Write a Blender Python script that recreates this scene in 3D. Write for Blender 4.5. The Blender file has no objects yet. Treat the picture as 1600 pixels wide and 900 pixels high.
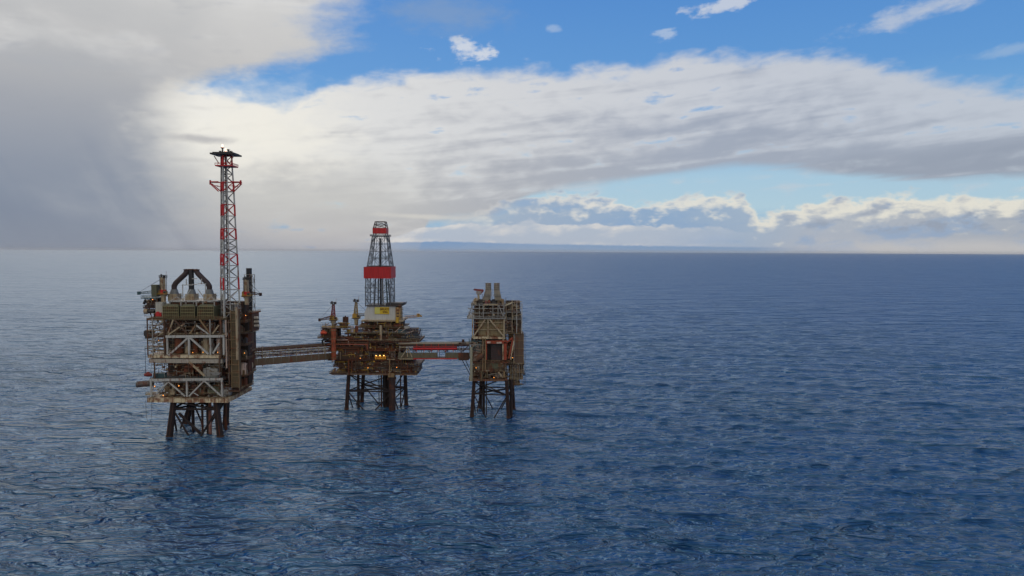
import bpy, bmesh, math, random
import numpy as np
from mathutils import Vector, Matrix

# ---------------------------------------------------------------- camera, world, sun, exposure
S = bpy.context.scene
COL = S.collection
R = math.radians
H = 116.0                      # camera height above the sea
PITCH, ROLL = R(3.11), R(0.27)
cam_d = bpy.data.cameras.new('camera'); cam = bpy.data.objects.new('camera', cam_d); COL.objects.link(cam)
cam_d.sensor_width = 36.0; cam_d.lens = 36.0 * 1067 / 1600
cam_d.clip_start = 1.0; cam_d.clip_end = 400000.0
CAMROT = Matrix.Rotation(math.pi / 2 - PITCH, 4, 'X') @ Matrix.Rotation(ROLL, 4, 'Z')
cam.matrix_world = Matrix.Translation((0, 0, H)) @ CAMROT
S.camera = cam
S.view_settings.view_transform = 'Standard'; S.view_settings.look = 'None'
S.view_settings.exposure = 0.0; S.view_settings.gamma = 1.0
S.view_settings.use_curve_mapping = False
S.cycles.use_denoising = True
try: S.cycles.denoiser = 'OPENIMAGEDENOISE'
except Exception: pass
S.cycles.max_bounces = 6; S.cycles.volume_bounces = 0
S.cycles.caustics_reflective = False; S.cycles.caustics_refractive = False
SUN_AZ, SUN_EL = R(-29), R(38)       # azimuth clockwise from +Y

def ray(px, v):
    return (CAMROT.to_3x3() @ Vector((px - 800, 450 - v, -1067))).normalized()
def pe(px, v):                        # direction of a sky feature in degrees
    d = ray(px, v)
    return math.degrees(math.atan2(d.x, d.y)), math.degrees(math.asin(d.z))
def lin(r, g, b):
    f = lambda c: (c / 255 / 12.92) if c / 255 <= 0.04045 else ((c / 255 + 0.055) / 1.055) ** 2.4
    return (f(r), f(g), f(b), 1)

world = bpy.data.worlds.new('World'); S.world = world; world.use_nodes = True
nt = world.node_tree; nt.nodes.clear()
class E:                              # small expression builder over shader nodes
    T = nt
    def __init__(s, sock): s.s = sock
    @staticmethod
    def put(node, i, v):
        if isinstance(v, E): E.T.links.new(v.s, node.inputs[i])
        else: node.inputs[i].default_value = v
    @staticmethod
    def m(op, *a, clamp=False):
        n = E.T.nodes.new('ShaderNodeMath'); n.operation = op; n.use_clamp = clamp
        for i, v in enumerate(a): E.put(n, i, v)
        return E(n.outputs[0])
    def __add__(s, o): return E.m('ADD', s, o)
    __radd__ = __add__
    def __sub__(s, o): return E.m('SUBTRACT', s, o)
    def __rsub__(s, o): return E.m('SUBTRACT', o, s)
    def __mul__(s, o): return E.m('MULTIPLY', s, o)
    __rmul__ = __mul__
    def __truediv__(s, o): return E.m('DIVIDE', s, o)
    def mx(s, o): return E.m('MAXIMUM', s, o)
    def mn(s, o): return E.m('MINIMUM', s, o)
def step(x, a, b):
    n = E.T.nodes.new('ShaderNodeMapRange'); n.interpolation_type = 'SMOOTHSTEP'
    for i, v in zip(range(5), (x, a, b, 0.0, 1.0)): E.put(n, i, v)
    return E(n.outputs[0])
def vec(x, y, z=0.0):
    n = E.T.nodes.new('ShaderNodeCombineXYZ')
    for i, v in enumerate((x, y, z)): E.put(n, i, v)
    return E(n.outputs[0])
def noise(v, scale=1.0, detail=6.0, rough=0.55, dist=0.0):
    n = E.T.nodes.new('ShaderNodeTexNoise')
    E.put(n, 'Vector', v); n.inputs['Scale'].default_value = scale; n.inputs['Detail'].default_value = detail
    n.inputs['Roughness'].default_value = rough; n.inputs['Distortion'].default_value = dist
    return E(n.outputs[0])
def mix(f, a, b):
    n = E.T.nodes.new('ShaderNodeMix'); n.data_type = 'RGBA'; n.clamp_factor = True
    E.put(n, 0, f); E.put(n, 6, a); E.put(n, 7, b)
    return E(n.outputs[2])
def ramp(x, lo, hi, pts):             # colour stops, x mapped from lo..hi
    n = E.T.nodes.new('ShaderNodeValToRGB'); E.put(n, 0, (x - lo) / (hi - lo))
    el = n.color_ramp.elements
    while len(el) < len(pts): el.new(0.5)
    for e, (p, c) in zip(el, sorted(pts, key=lambda t: t[0])):
        e.position = min(1, max(0, (p - lo) / (hi - lo))); e.color = c
    return E(n.outputs[0])
def curve(x, lo, hi, pts):            # a piecewise linear function of x
    ys = [p[1] for p in pts]; a, b = min(ys), max(ys) + 1e-3
    n = E.T.nodes.new('ShaderNodeValToRGB'); E.put(n, 0, (x - lo) / (hi - lo))
    el = n.color_ramp.elements
    while len(el) < len(pts): el.new(0.5)
    for e, (p, y) in zip(el, sorted(pts)):
        g = (y - a) / (b - a); e.position = min(1, max(0, (p - lo) / (hi - lo))); e.color = (g, g, g, 1)
    n2 = E.T.nodes.new('ShaderNodeSeparateColor'); E.T.links.new(n.outputs[0], n2.inputs[0])
    return E(n2.outputs[0]) * (b - a) + a

tc = nt.nodes.new('ShaderNodeTexCoord'); sp = nt.nodes.new('ShaderNodeSeparateXYZ')
nt.links.new(tc.outputs['Generated'], sp.inputs[0])
dx, dy, dz = E(sp.outputs[0]), E(sp.outputs[1]), E(sp.outputs[2])
az = E.m('ARCTAN2', dx, dy) * 57.2958
el = E.m('ARCSINE', dz) * 57.2958
ell = el.mx(0.0)
def top(pts): return curve(az, -40, 40, [pe(*p) for p in pts])
# noises in degrees of azimuth and elevation
n_big = noise(vec(az * 0.11, el * 0.30 - az * 0.02), 1, 7, 0.55, 0.4) - 0.5
n_mid = noise(vec(az * 0.40 + 9.0, el * 0.95 - az * 0.07), 1, 7, 0.53, 0.3) - 0.5
n_str = noise(vec(az * 0.075 + 3.0, el * 0.95 - az * 0.085), 1, 6, 0.5, 0.5) - 0.5
n_puf = noise(vec(az * 0.62 + 31.0, el * 1.15), 1, 6, 0.5, 0.15) - 0.5
n_fin = noise(vec(az * 2.3 + 5.0, el * 4.0 - az * 0.2), 1, 6, 0.6, 0.2) - 0.5
def edist(lst): return lst
# clear sky
sky = nt.nodes.new('ShaderNodeTexSky'); sky.sky_type = 'NISHITA'; sky.sun_disc = False
sky.sun_elevation = SUN_EL; sky.sun_rotation = SUN_AZ % (2 * math.pi)
sky.air_density = 1.0; sky.dust_density = 0.6; sky.ozone_density = 2.0
clear = ramp(el, 0, 60, [(0, lin(100, 143, 192)), (1.2, lin(120, 165, 208)), (3.5, lin(178, 208, 224)), (6, lin(170, 204, 226)), (10, lin(118, 173, 222)),
                         (14, lin(98, 156, 217)), (20, lin(84, 143, 212)), (26, lin(44, 108, 188)), (60, lin(22, 72, 142))])
col = clear
# high general cloud cover above the picture: thicker to the left and behind
hi = step(el, 20, 27) * step(n_big * 1.6 + curve(az, -90, 90, [(-90, 0.5), (-35, 0.42), (-12, 0.26), (2, -0.05), (40, -0.25), (90, 0.0)]), 0.0, 0.35)
col = mix(hi * 0.9, col, mix(step(az, -30, 10), lin(240, 238, 234), lin(150, 164, 190)))
# the broad bright band
bt = top([(200, 100), (330, 130), (400, 150), (450, 158), (500, 128), (560, 112), (650, 104), (800, 103), (900, 100), (1000, 93), (1060, 80), (1150, 76), (1320, 74), (1400, 98), (1500, 118), (1600, 124)])
bb = top([(200, 440), (640, 440), (668, 350), (765, 342), (830, 306), (880, 293), (950, 285), (1050, 273), (1150, 262), (1240, 266), (1330, 276), (1450, 286), (1600, 274)])
dtop = bt - el + n_mid * 2.2 + n_big * 1.8 + n_puf * 0.8 + n_fin * 0.25
dbot = el - bb + n_str * 1.3 + n_mid * 0.35
band = step(dtop, -0.2, 1.3) * step(dbot, -0.25, 0.55)
holes = step(n_mid * 0.9 + n_str * 0.7 + n_big * 0.5, 0.13, 0.34) * step(dbot, 0.4, 2.0)
band = band * (1.0 - holes * 0.75)
dep = (el - bb) / (bt - bb).mx(0.5)               # 0 at the base of the band, 1 at its top
bright = ramp(az, -40, 40, [(-32, lin(232, 229, 222)), (-24, lin(243, 240, 233)), (-14, lin(232, 230, 226)), (0, lin(219, 219, 220)), (20, lin(205, 209, 217)), (38, lin(196, 203, 214))])
shade = ramp(az, -40, 40, [(-26, lin(196, 193, 191)), (-14, lin(188, 187, 189)), (0, lin(176, 178, 186)), (14, lin(166, 173, 188)), (38, lin(162, 170, 185))])
sfac = step(dep + n_str * 1.5 + n_mid * 1.1 + n_big * 0.5, -0.05, 0.85)
bcol = mix(sfac, shade, bright)
low = step(el, 1.0, 6.0)
leftlow = ramp(el, 0, 20, [(0, lin(168, 172, 184)), (1.2, lin(183, 182, 186)), (4, lin(196, 194, 192)), (8, lin(208, 205, 200))])
isleft = 1.0 - step(az, -14, -3)
bcol = mix(isleft * (1.0 - step(el, 4.0, 9.0)) * 0.85, bcol, leftlow)
col = mix(band * 0.97, col, bcol)
# dark flat cloud at the right, under the band
dk = step(top([(700, 450), (1150, 300), (1260, 262), (1330, 246), (1450, 236), (1600, 220)]) - el + n_mid * 1.0 + 0.3, -0.3, 0.8)
dk = dk * step(el - top([(700, 300), (1250, 264), (1330, 277), (1450, 284), (1520, 278), (1600, 282)]) + n_mid * 0.7 + n_fin * 0.25, -0.1, 0.7) * step(az, 17, 27)
col = mix(dk * 0.5, col, lin(146, 155, 172))
wisp = step(n_str * 0.9 + n_mid * 0.7, 0.03, 0.3) * step(el, 3.2, 4.6) * (1.0 - step(el, 6.6, 8.5)) * step(az, -4, 4)
col = mix(wisp * 0.6, col, lin(198, 208, 218))
# cumulus bank low over the horizon
ct = top([(560, 400), (640, 350), (720, 335), (800, 308), (860, 300), (930, 303), (1000, 318), (1060, 305), (1100, 299), (1160, 302), (1185, 332), (1230, 322), (1290, 306), (1330, 309), (1400, 300), (1500, 303), (1560, 306), (1600, 301)])
dc = ct - el + n_puf * 2.4 + n_mid * 0.8 + n_fin * 0.35
cmask = step(dc, -0.05, 0.5)
crim = 1.0 - step(dc * 0.75 + n_puf * 3.4 + n_mid * 1.5 + n_fin * 0.4 + n_big * 2.0 - step(az, 20, 30) * 0.35 + 0.15, 0.05, 1.5)
body = ramp(az, -40, 40, [(-8, lin(178, 182, 191)), (0, lin(158, 174, 197)), (12, lin(140, 168, 202)), (19, lin(160, 178, 201)), (24, lin(178, 184, 196)), (38, lin(172, 177, 187))])
rim = ramp(az, -40, 40, [(-5, lin(212, 210, 208)), (8, lin(232, 228, 220)), (20, lin(236, 231, 218)), (38, lin(240, 234, 219))])
body = mix(step(n_mid * 1.2 + n_big, 0.0, 0.25) * 0.6, body, lin(136, 166, 204))
col = mix(cmask * step(az, -10, 2) * 0.92, col, mix(crim * 0.95, body, rim))
# grey shreds in the bank at the right
col = mix(step(n_puf * 0.7 + n_mid * 0.8 + n_fin * 0.3, 0.02, 0.2) * step(az, 19, 26) * step(el, 1.1, 1.9) * (1.0 - step(el, 2.6, 3.9)) * 0.8, col, lin(152, 161, 178))
# long white strip of small cumulus
t2 = top([(560, 392), (620, 368), (660, 352), (720, 348), (800, 349), (830, 340), (850, 349), (980, 350), (1060, 352), (1150, 358), (1250, 372), (1320, 395)])
b2 = top([(560, 380), (700, 378), (800, 381), (950, 384), (1100, 386), (1250, 388)])
d2 = t2 - el + n_puf * 1.1 + n_fin * 0.12
strip = (1.0 - step(az + n_mid * 6, 11, 22)) * step(d2, 0.0, 0.22) * step(el - b2 + n_fin * 0.25, -0.05, 0.14)
base2 = (1.0 - step(el - b2, -0.05, 0.15)) * step(az, -14, -8) * (1.0 - step(az, 17, 26))
col = mix(base2 * (0.75 + n_mid * 0.6), col, mix(step(el, 0.0, 1.0), lin(128, 156, 190), lin(104, 144, 192)))
col = mix(strip * 0.9, col, mix(step(n_mid * 1.3 + n_puf * 0.5 - d2 * 0.25 + (1.0 - step(el - b2, 0.0, 0.5)) * 0.3, -0.25, 0.25), lin(178, 189, 206), lin(222, 219, 217)))
cream = (1.0 - step(el + n_mid * 0.6, 0.3, 1.3)) * step(az, 19, 30)
col = mix(cream * 0.7, col, lin(206, 203, 201))
# the squall at the left
edge = curve(el, 0, 40, [(pe(300, v)[1], pe(x, v)[0]) for v, x in ((392, 420), (340, 330), (300, 300), (250, 285), (200, 278), (160, 280), (130, 315), (100, 410), (75, 490), (50, 540), (20, 520), (0, 525))] + [(26, -8), (40, -2)])
soft = curve(el, 0, 40, [(0, 10.0), (3, 7.5), (8, 3.4), (13, 3.2), (17, 4.6), (40, 7)])
ds = (edge - az + n_mid * 4.5 + n_str * 3.0 + n_big * 5.5 + n_fin * 1.2) / soft
squall = step(ds, -0.6, 0.85)
rainv = noise(vec(az * 0.5 + el * 0.28, el * 0.07 + 2.0), 1, 4, 0.55, 0.2) - 0.5
qd = ramp(el, 0, 40, [(0, lin(120, 135, 158)), (2.5, lin(118, 131, 155)), (6, lin(136, 144, 161)), (10, lin(160, 163, 171)), (14, lin(188, 187, 186)), (19, lin(204, 203, 200)), (40, lin(160, 165, 174))])
ql = ramp(el, 0, 40, [(0, lin(152, 161, 177)), (4, lin(160, 165, 176)), (9, lin(176, 177, 180)), (14, lin(204, 201, 197)), (18, lin(214, 212, 208)), (40, lin(175, 180, 188))])
mott = noise(vec(az * 0.09 + el * 0.05, el * 0.12 + 7.0), 1, 5, 0.5, 0.4) - 0.5
qc = mix(step(az + mott * 34 + n_mid * 4, -35, -19), qd, ql)
qc = mix(step(mott + n_big * 0.8 + n_str * 0.3, -0.05, 0.25) * step(el, 8, 15) * 0.7, qc, lin(228, 226, 222))
qc = mix(step(n_big + n_mid * 0.6 + n_str * 0.5, 0.02, 0.3) * 0.35 * step(el, 4, 9), qc, lin(150, 153, 162))
qc = mix(step(rainv + mott * 0.5, 0.0, 0.25) * (1.0 - step(el, 3, 10)) * 0.35, qc, lin(108, 122, 148))
col = mix(squall * 0.97, col, qc)
# a small dark scarf of cloud beside the flare tower
def blob(px, v, rx, ry, ns, colour, k, tilt=0.0):
    global col
    a0, e0 = pe(px, v)
    qx = (az - a0) / (rx * 0.0537); qy = (el - e0 - (az - a0) * tilt) / (ry * 0.0537)
    d = 1.0 - E.m('SQRT', qx * qx + qy * qy) + (n_mid * 1.4 + n_puf * 0.8 + n_fin * 0.35) * ns
    col = mix(step(d, 0.0, 0.95) * k, col, colour)
blob(400, 205, 190, 95, 0.5, lin(250, 245, 232), 0.75)
blob(318, 217, 55, 9, 0.8, lin(176, 174, 176), 0.75)
blob(300, 250, 45, 6, 0.8, lin(184, 183, 184), 0.4)
blob(741, 82, 56, 18, 2.6, lin(222, 226, 233), 0.85, -0.05)
blob(1130, 9, 52, 12, 2.4, lin(214, 219, 228), 0.8, 0.15)
blob(1045, 55, 26, 11, 2.6, lin(196, 210, 228), 0.6)
blob(865, 45, 12, 6, 1.6, lin(180, 200, 226), 0.5)
blob(1440, 18, 120, 17, 1.2, lin(196, 205, 220), 0.8, 0.16)
blob(1570, 80, 60, 9, 1.4, lin(160, 188, 220), 0.6, 0.1)
blob(700, 20, 130, 40, 0.8, lin(134, 160, 196), 0.6)
blob(650, 338, 110, 6, 0.7, lin(214, 211, 205), 0.7, -0.03)
back = step(E.m('ABSOLUTE', az), 62, 120) * step(el, -4, 6) * (1.0 - step(el, 55, 85))  # bright cream sky behind the camera, added to light the platform fronts
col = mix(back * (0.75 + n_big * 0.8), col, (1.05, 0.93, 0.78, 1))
# the veiled sun brightens the cloud around it, above the picture's upper left
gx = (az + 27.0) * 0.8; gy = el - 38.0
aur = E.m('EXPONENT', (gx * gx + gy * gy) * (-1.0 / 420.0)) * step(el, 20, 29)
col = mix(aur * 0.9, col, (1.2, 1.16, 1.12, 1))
# below the horizon the world repeats the horizon's colour
bg1 = nt.nodes.new('ShaderNodeBackground'); bg1.inputs[1].default_value = 0.06
nt.links.new(sky.outputs[0], bg1.inputs[0])
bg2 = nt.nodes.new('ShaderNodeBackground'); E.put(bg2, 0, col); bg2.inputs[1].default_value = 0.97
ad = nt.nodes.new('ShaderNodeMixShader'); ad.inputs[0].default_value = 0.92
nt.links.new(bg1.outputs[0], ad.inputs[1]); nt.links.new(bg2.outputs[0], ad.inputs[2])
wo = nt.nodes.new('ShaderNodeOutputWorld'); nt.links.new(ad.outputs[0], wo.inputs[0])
world.cycles.sampling_method = 'MANUAL'; world.cycles.sample_map_resolution = 512

sun_d = bpy.data.lights.new('sun', 'SUN'); sun = bpy.data.objects.new('sun', sun_d); COL.objects.link(sun)
sun_d.energy = 0.55; sun_d.angle = R(50); sun_d.color = (1.0, 0.93, 0.84)
sd = Vector((math.sin(SUN_AZ) * math.cos(SUN_EL), math.cos(SUN_AZ) * math.cos(SUN_EL), math.sin(SUN_EL)))
sun.rotation_euler = sd.to_track_quat('Z', 'Y').to_euler(); sun.location = sd * 900

# ---------------------------------------------------------------- the sea
def build_sea():
    rs = [0.0, 20, 40, 60, 80, 100, 120, 135, 150, 165, 180, 190, 200]
    r = 208.0
    while r < 100000:
        rs.append(r); r += max(0.42, 0.4 * r * r / (H * 683)) if r < 30000 else r * 0.3
    rs.append(100000.0); rs = np.array(rs)
    fine = np.radians(np.arange(-46, 46.001, 0.082))
    rest = np.radians(np.arange(50, 314, 4.0))
    th = np.concatenate([fine, rest]); nT = len(th); nR = len(rs)
    rr = rs[1:, None]; X = rr * np.sin(th)[None]; Y = rr * np.cos(th)[None]
    dr = np.gradient(rs)[1:][:, None]
    # reach of each wave is limited to where the grid can still carry it
    rng = np.random.default_rng(11)
    Zs = np.zeros_like(X); DX = np.zeros_like(X); DY = np.zeros_like(X); lost = np.zeros_like(rr)
    n = 130; lam = np.geomspace(1.1, 60, n) * rng.uniform(.96, 1.04, n)
    main = np.radians(-106)
    for i in range(n):
        k = 2 * np.pi / lam[i]
        spread = 0.16 if lam[i] > 20 else (0.30 if lam[i] > 6 else 0.5)
        a = main + rng.normal(0, spread) + (0.62 if i % 3 == 0 else 0)
        slope = 0.0185 * (1.1 if 2 < lam[i] < 7 else (0.6 if lam[i] <= 2 else (1.35 if lam[i] < 15 else 1.35 * (15 / lam[i]) ** 0.8)))
        w = np.clip((lam[i] / (dr + 0.0007 * rr) - 1.7) / 1.6, 0, 1)
        lost += 0.5 * slope ** 2 * (1 - w)
        use = (w[:, 0] > 0)
        if not use.any(): continue
        m = use
        ph = k * (X[m] * np.cos(a) + Y[m] * np.sin(a)) + rng.uniform(0, 6.28)
        amp = slope / k * w[m]
        Zs[m] += amp * np.cos(ph); s = np.sin(ph) * amp * 0.95
        DX[m] -= s * np.cos(a); DY[m] -= s * np.sin(a)
    X += DX; Y += DY
    V = np.zeros((1 + X.size, 3), np.float32)
    V[1:, 0] = X.ravel(); V[1:, 1] = Y.ravel(); V[1:, 2] = Zs.ravel()
    me = bpy.data.meshes.new('sea')
    j = np.arange(nT); jn = (j + 1) % nT
    tri = np.stack([np.zeros(nT, int), 1 + jn, 1 + j], 1)
    i0 = (np.arange(nR - 2) * nT)[:, None]
    q = np.stack([1 + i0 + j, 1 + i0 + jn, 1 + i0 + nT + jn, 1 + i0 + nT + j], -1).reshape(-1, 4)
    nv = len(V); nl = tri.size + q.size
    me.vertices.add(nv); me.vertices.foreach_set('co', V.ravel())
    me.loops.add(nl); me.loops.foreach_set('vertex_index', np.concatenate([tri.ravel(), q.ravel()]).astype(np.int32))
    npol = len(tri) + len(q); me.polygons.add(npol)
    st = np.concatenate([np.arange(len(tri)) * 3, tri.size + np.arange(len(q)) * 4]).astype(np.int32)
    me.polygons.foreach_set('loop_start', st)
    me.polygons.foreach_set('use_smooth', np.ones(npol, bool))
    me.update(calc_edges=True)
    at = me.attributes.new('ripple', 'FLOAT', 'POINT')
    rp = np.zeros(nv, np.float32); rp[1:] = np.broadcast_to(lost, X.shape).ravel(); at.data.foreach_set('value', rp)
    o = bpy.data.objects.new('sea', me); COL.objects.link(o); o['kind'] = 'structure'
    o['label'] = 'deep blue open sea covered in short wind waves'
    mt = bpy.data.materials.new('sea_water'); mt.use_nodes = True; t = mt.node_tree; E.T = t
    b = t.nodes['Principled BSDF']
    g = t.nodes.new('ShaderNodeNewGeometry'); P = E(g.outputs['Position'])
    def scl(v, x, y, z=1):
        n_ = t.nodes.new('ShaderNodeMapping'); n_.vector_type = 'POINT'; E.put(n_, 0, v); n_.inputs['Scale'].default_value = (x, y, z); return E(n_.outputs[0])
    gust = noise(scl(P, .004, .011), 1, 4, .55, .6)
    gust2 = noise(scl(P, .018, .05), 1, 4, .55, .4)
    at_n = t.nodes.new('ShaderNodeAttribute'); at_n.attribute_name = 'ripple'; lo = E(at_n.outputs['Fac'])
    mss = (lo * 0.20 + 0.0004) * (0.45 + gust * 0.9 + gust2 * 0.3)
    E.put(b, 'Roughness', E.m('POWER', mss * 2.0, 0.25).mn(0.38).mx(0.05))
    b.inputs['IOR'].default_value = 2.0; b.inputs['Specular Tint'].default_value = (.40, .76, 1.0, 1)
    deep = mix(gust2, lin(0, 54, 108), lin(0, 68, 116))
    spx = t.nodes.new('ShaderNodeSeparateXYZ'); t.links.new(P.s, spx.inputs[0]); wx, wy = E(spx.outputs[0]), E(spx.outputs[1])
    churn = noise(scl(P, .16, .40), 1, 6, .7, .8)
    foam = 0.0
    for (fx, fy, fr, fk) in ((-196, 412, 34, 1.0), (-186, 418, 20, .9), (-104, 489, 16, .45), (-86, 489, 9, .6), (-120, 491, 6, .6), (-14, 468, 14, .4), (-2, 468, 7, .6)):
        qx = (wx - fx) / fr; qy = (wy - fy) / (fr * .55); dd = E.m('SQRT', qx * qx + qy * qy)
        foam = (1.0 - step(dd, 0.1, 1.0)) * fk * step(churn, .42, .66) + foam
    deep = mix(foam * 0.7, deep, lin(70, 128, 168)); deep = mix(foam * step(churn, .56, .72) * .8, deep, lin(196, 214, 226))
    E.put(b, 'Base Color', deep)
    fine_n = noise(scl(P, 1.1, 2.3), 1, 4, .6, .15)
    fine_m = noise(scl(P, .24, .62), 1, 5, .6, .2)
    fine2 = noise(scl(P, .07, .21), 1, 4, .55, .3)
    fine3 = noise(scl(P, .022, .07), 1, 3, .6, .5)
    fine4 = noise(scl(P, .006, .02), 1, 3, .6, .5)
    bp = t.nodes.new('ShaderNodeBump'); bp.inputs['Distance'].default_value = 1.0
    E.put(bp, 'Strength', 1.0); E.put(bp, 'Height', (fine_n * 0.14 + fine_m * 0.30 + fine2 * 1.2 + fine3 * 8.0 + fine4 * 22.0) * (0.6 + gust * 0.8))
    t.links.new(bp.outputs[0], b.inputs['Normal'])
    me.materials.append(mt)
build_sea()
# ---------------------------------------------------------------- haze
def build_haze():
    bm = bmesh.new(); bmesh.ops.create_cube(bm, size=1)
    L = 104000.0
    for v in bm.verts: v.co = (v.co.x * 2 * L, v.co.y * 2 * L, -4 + (v.co.z + .5) * 204)
    me = bpy.data.meshes.new('haze'); bm.to_mesh(me); bm.free()
    o = bpy.data.objects.new('haze', me); COL.objects.link(o); o['kind'] = 'stuff'; o['label'] = 'thin pale sea haze that fades the far water'
    mt = bpy.data.materials.new('haze_air'); mt.use_nodes = True; t = mt.node_tree; t.nodes.clear()
    v = t.nodes.new('ShaderNodeVolumePrincipled'); v.inputs['Density'].default_value = 7e-6; v.inputs['Color'].default_value = (.86, .9, .95, 1)
    ou = t.nodes.new('ShaderNodeOutputMaterial'); t.links.new(v.outputs[0], ou.inputs['Volume'])
    me.materials.append(mt)
HAZE = True
if HAZE: build_haze()

# ================================================================ builders
def pt(px, v, Y):
    d = ray(px, v); k = Y / d.y
    return Vector((d.x * k, Y, H + d.z * k))
class Fr:                             # metres at a known distance from the camera
    def __init__(s, Y, pr, vr): s.Y, s.pr, s.vr = Y, pr, vr
    def X(s, px): return pt(px, s.vr, s.Y).x
    def Z(s, v): return pt(s.pr, v, s.Y).z
    def P(s, px, v, dy=0.0): return Vector((s.X(px), s.Y + dy, s.Z(v)))
OFF = {}
class MB:
    def __init__(s): s.v = []; s.f = []; s.sm = []
    def add(s, vs, fs, smooth=False):
        b = len(s.v); s.v += [tuple(p) for p in vs]; s.f += [tuple(b + i for i in f) for f in fs]; s.sm += [smooth] * len(fs); return s
    def box(s, x0, x1, y0, y1, z0, z1):
        x0, x1 = sorted((x0, x1)); y0, y1 = sorted((y0, y1)); z0, z1 = sorted((z0, z1))
        vs = [(x, y, z) for z in (z0, z1) for y in (y0, y1) for x in (x0, x1)]
        return s.add(vs, [(0, 2, 3, 1), (4, 5, 7, 6), (0, 1, 5, 4), (2, 6, 7, 3), (0, 4, 6, 2), (1, 3, 7, 5)])
    def beam(s, p, q, w, h=None):
        p, q = Vector(p), Vector(q); h = h or w; d = (q - p)
        if d.length < 1e-4: return s
        d.normalize(); up = Vector((0, 0, 1)) if abs(d.z) < .95 else Vector((0, 1, 0))
        a = d.cross(up).normalized() * w / 2; b = a.cross(d).normalized() * h / 2
        vs = [c + sa * a + sb * b for c in (p, q) for sa, sb in ((-1, -1), (1, -1), (1, 1), (-1, 1))]
        return s.add(vs, [(3, 2, 1, 0), (4, 5, 6, 7), (0, 1, 5, 4), (1, 2, 6, 5), (2, 3, 7, 6), (3, 0, 4, 7)])
    def tube(s, p, q, r, r2=None, n=8, smooth=True):
        p, q = Vector(p), Vector(q); r2 = r if r2 is None else r2; d = (q - p)
        if d.length < 1e-4: return s
        d.normalize(); up = Vector((0, 0, 1)) if abs(d.z) < .95 else Vector((0, 1, 0))
        a = d.cross(up).normalized(); b = a.cross(d).normalized(); vs = []
        for c, rr in ((p, r), (q, r2)):
            for i in range(n):
                t = 2 * math.pi * i / n; vs.append(c + (a * math.cos(t) + b * math.sin(t)) * rr)
        s.add(vs, [(i, (i + 1) % n, n + (i + 1) % n, n + i) for i in range(n)], smooth)
        return s.add(vs, [tuple(range(n))[::-1], tuple(range(n, 2 * n))])
    def path(s, pts, r, n=8):
        for a, b in zip(pts, pts[1:]): s.tube(a, b, r, n=n)
        for a in pts[1:-1]: s.ball(a, r, n)
        return s
    def ball(s, c, r, n=8, sz=None):
        c = Vector(c); m = max(3, n // 2); vs = []; fs = []; sz = sz or (1, 1, 1)
        for j in range(m + 1):
            ph = math.pi * j / m
            for i in range(n):
                t = 2 * math.pi * i / n; vs.append(c + Vector((math.cos(t) * math.sin(ph) * sz[0], math.sin(t) * math.sin(ph) * sz[1], math.cos(ph) * sz[2])) * r)
        for j in range(m):
            for i in range(n): fs.append((j * n + i, (j + 1) * n + i, (j + 1) * n + (i + 1) % n, j * n + (i + 1) % n))
        return s.add(vs, fs, True)
    def rail(s, pts, h=1.2, post=2.0, w=0.12):
        for a, b in zip(pts, pts[1:]):
            a, b = Vector(a), Vector(b); n = max(1, int((b - a).length / post)); u = Vector((0, 0, 1))
            for k in (1.0, .55): s.beam(a + u * h * k, b + u * h * k, w)
            for i in range(n + 1):
                c = a.lerp(b, i / n); s.beam(c, c + u * h, w)
        return s
    def stair(s, x0, x1, y, z0, z1, w=1.0):
        s.beam((x0, y, z0), (x1, y, z1), .3, .35); s.beam((x0, y + w, z0), (x1, y + w, z1), .3, .35)
        n = max(2, int(abs(z1 - z0) / .5))
        for i in range(n + 1):
            t = i / n; x = x0 + (x1 - x0) * t; z = z0 + (z1 - z0) * t; s.box(x - .15, x + .15, y, y + w, z, z + .06)
        return s
    def ladder(s, x, y, z0, z1, w=.6):
        s.beam((x, y, z0), (x, y, z1), .12); s.beam((x + w, y, z0), (x + w, y, z1), .12)
        for i in range(int((z1 - z0) / .6)): s.beam((x, y, z0 + i * .6 + .3), (x + w, y, z0 + i * .6 + .3), .08)
        return s
    def build(s, name, mt, parent=None, off=None):
        if not s.v: return None
        off = Vector(off) if off is not None else (OFF[parent.name] if parent is not None else Vector((0, 0, 0)))
        me = bpy.data.meshes.new(name); o3 = off
        me.from_pydata([(p[0] - o3.x, p[1] - o3.y, p[2] - o3.z) for p in s.v], [], s.f)
        me.polygons.foreach_set('use_smooth', s.sm); me.materials.append(mt); me.update()
        o = bpy.data.objects.new(name, me); COL.objects.link(o); o.parent = parent
        if parent is None: o.location = off
        OFF[o.name] = off; return o
def thing(name, label, cat, loc, group=None):
    o = bpy.data.objects.new(name, None); COL.objects.link(o); o.location = loc; o.empty_display_size = 1
    o['label'] = label; o['category'] = cat
    if group: o['group'] = group
    OFF[o.name] = Vector(loc); return o
def tag(o, label, cat, group=None):
    o['label'] = label; o['category'] = cat
    if group: o['group'] = group
    return o
def dup(root, loc, label, rz=0.0):
    def cp(o, par):
        c = o.copy(); COL.objects.link(c); c.parent = par
        for ch in list(o.children): cp(ch, c)
        return c
    r = cp(root, None); r.location = loc; r.rotation_euler = (0, 0, rz); r['label'] = label; return r

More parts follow.
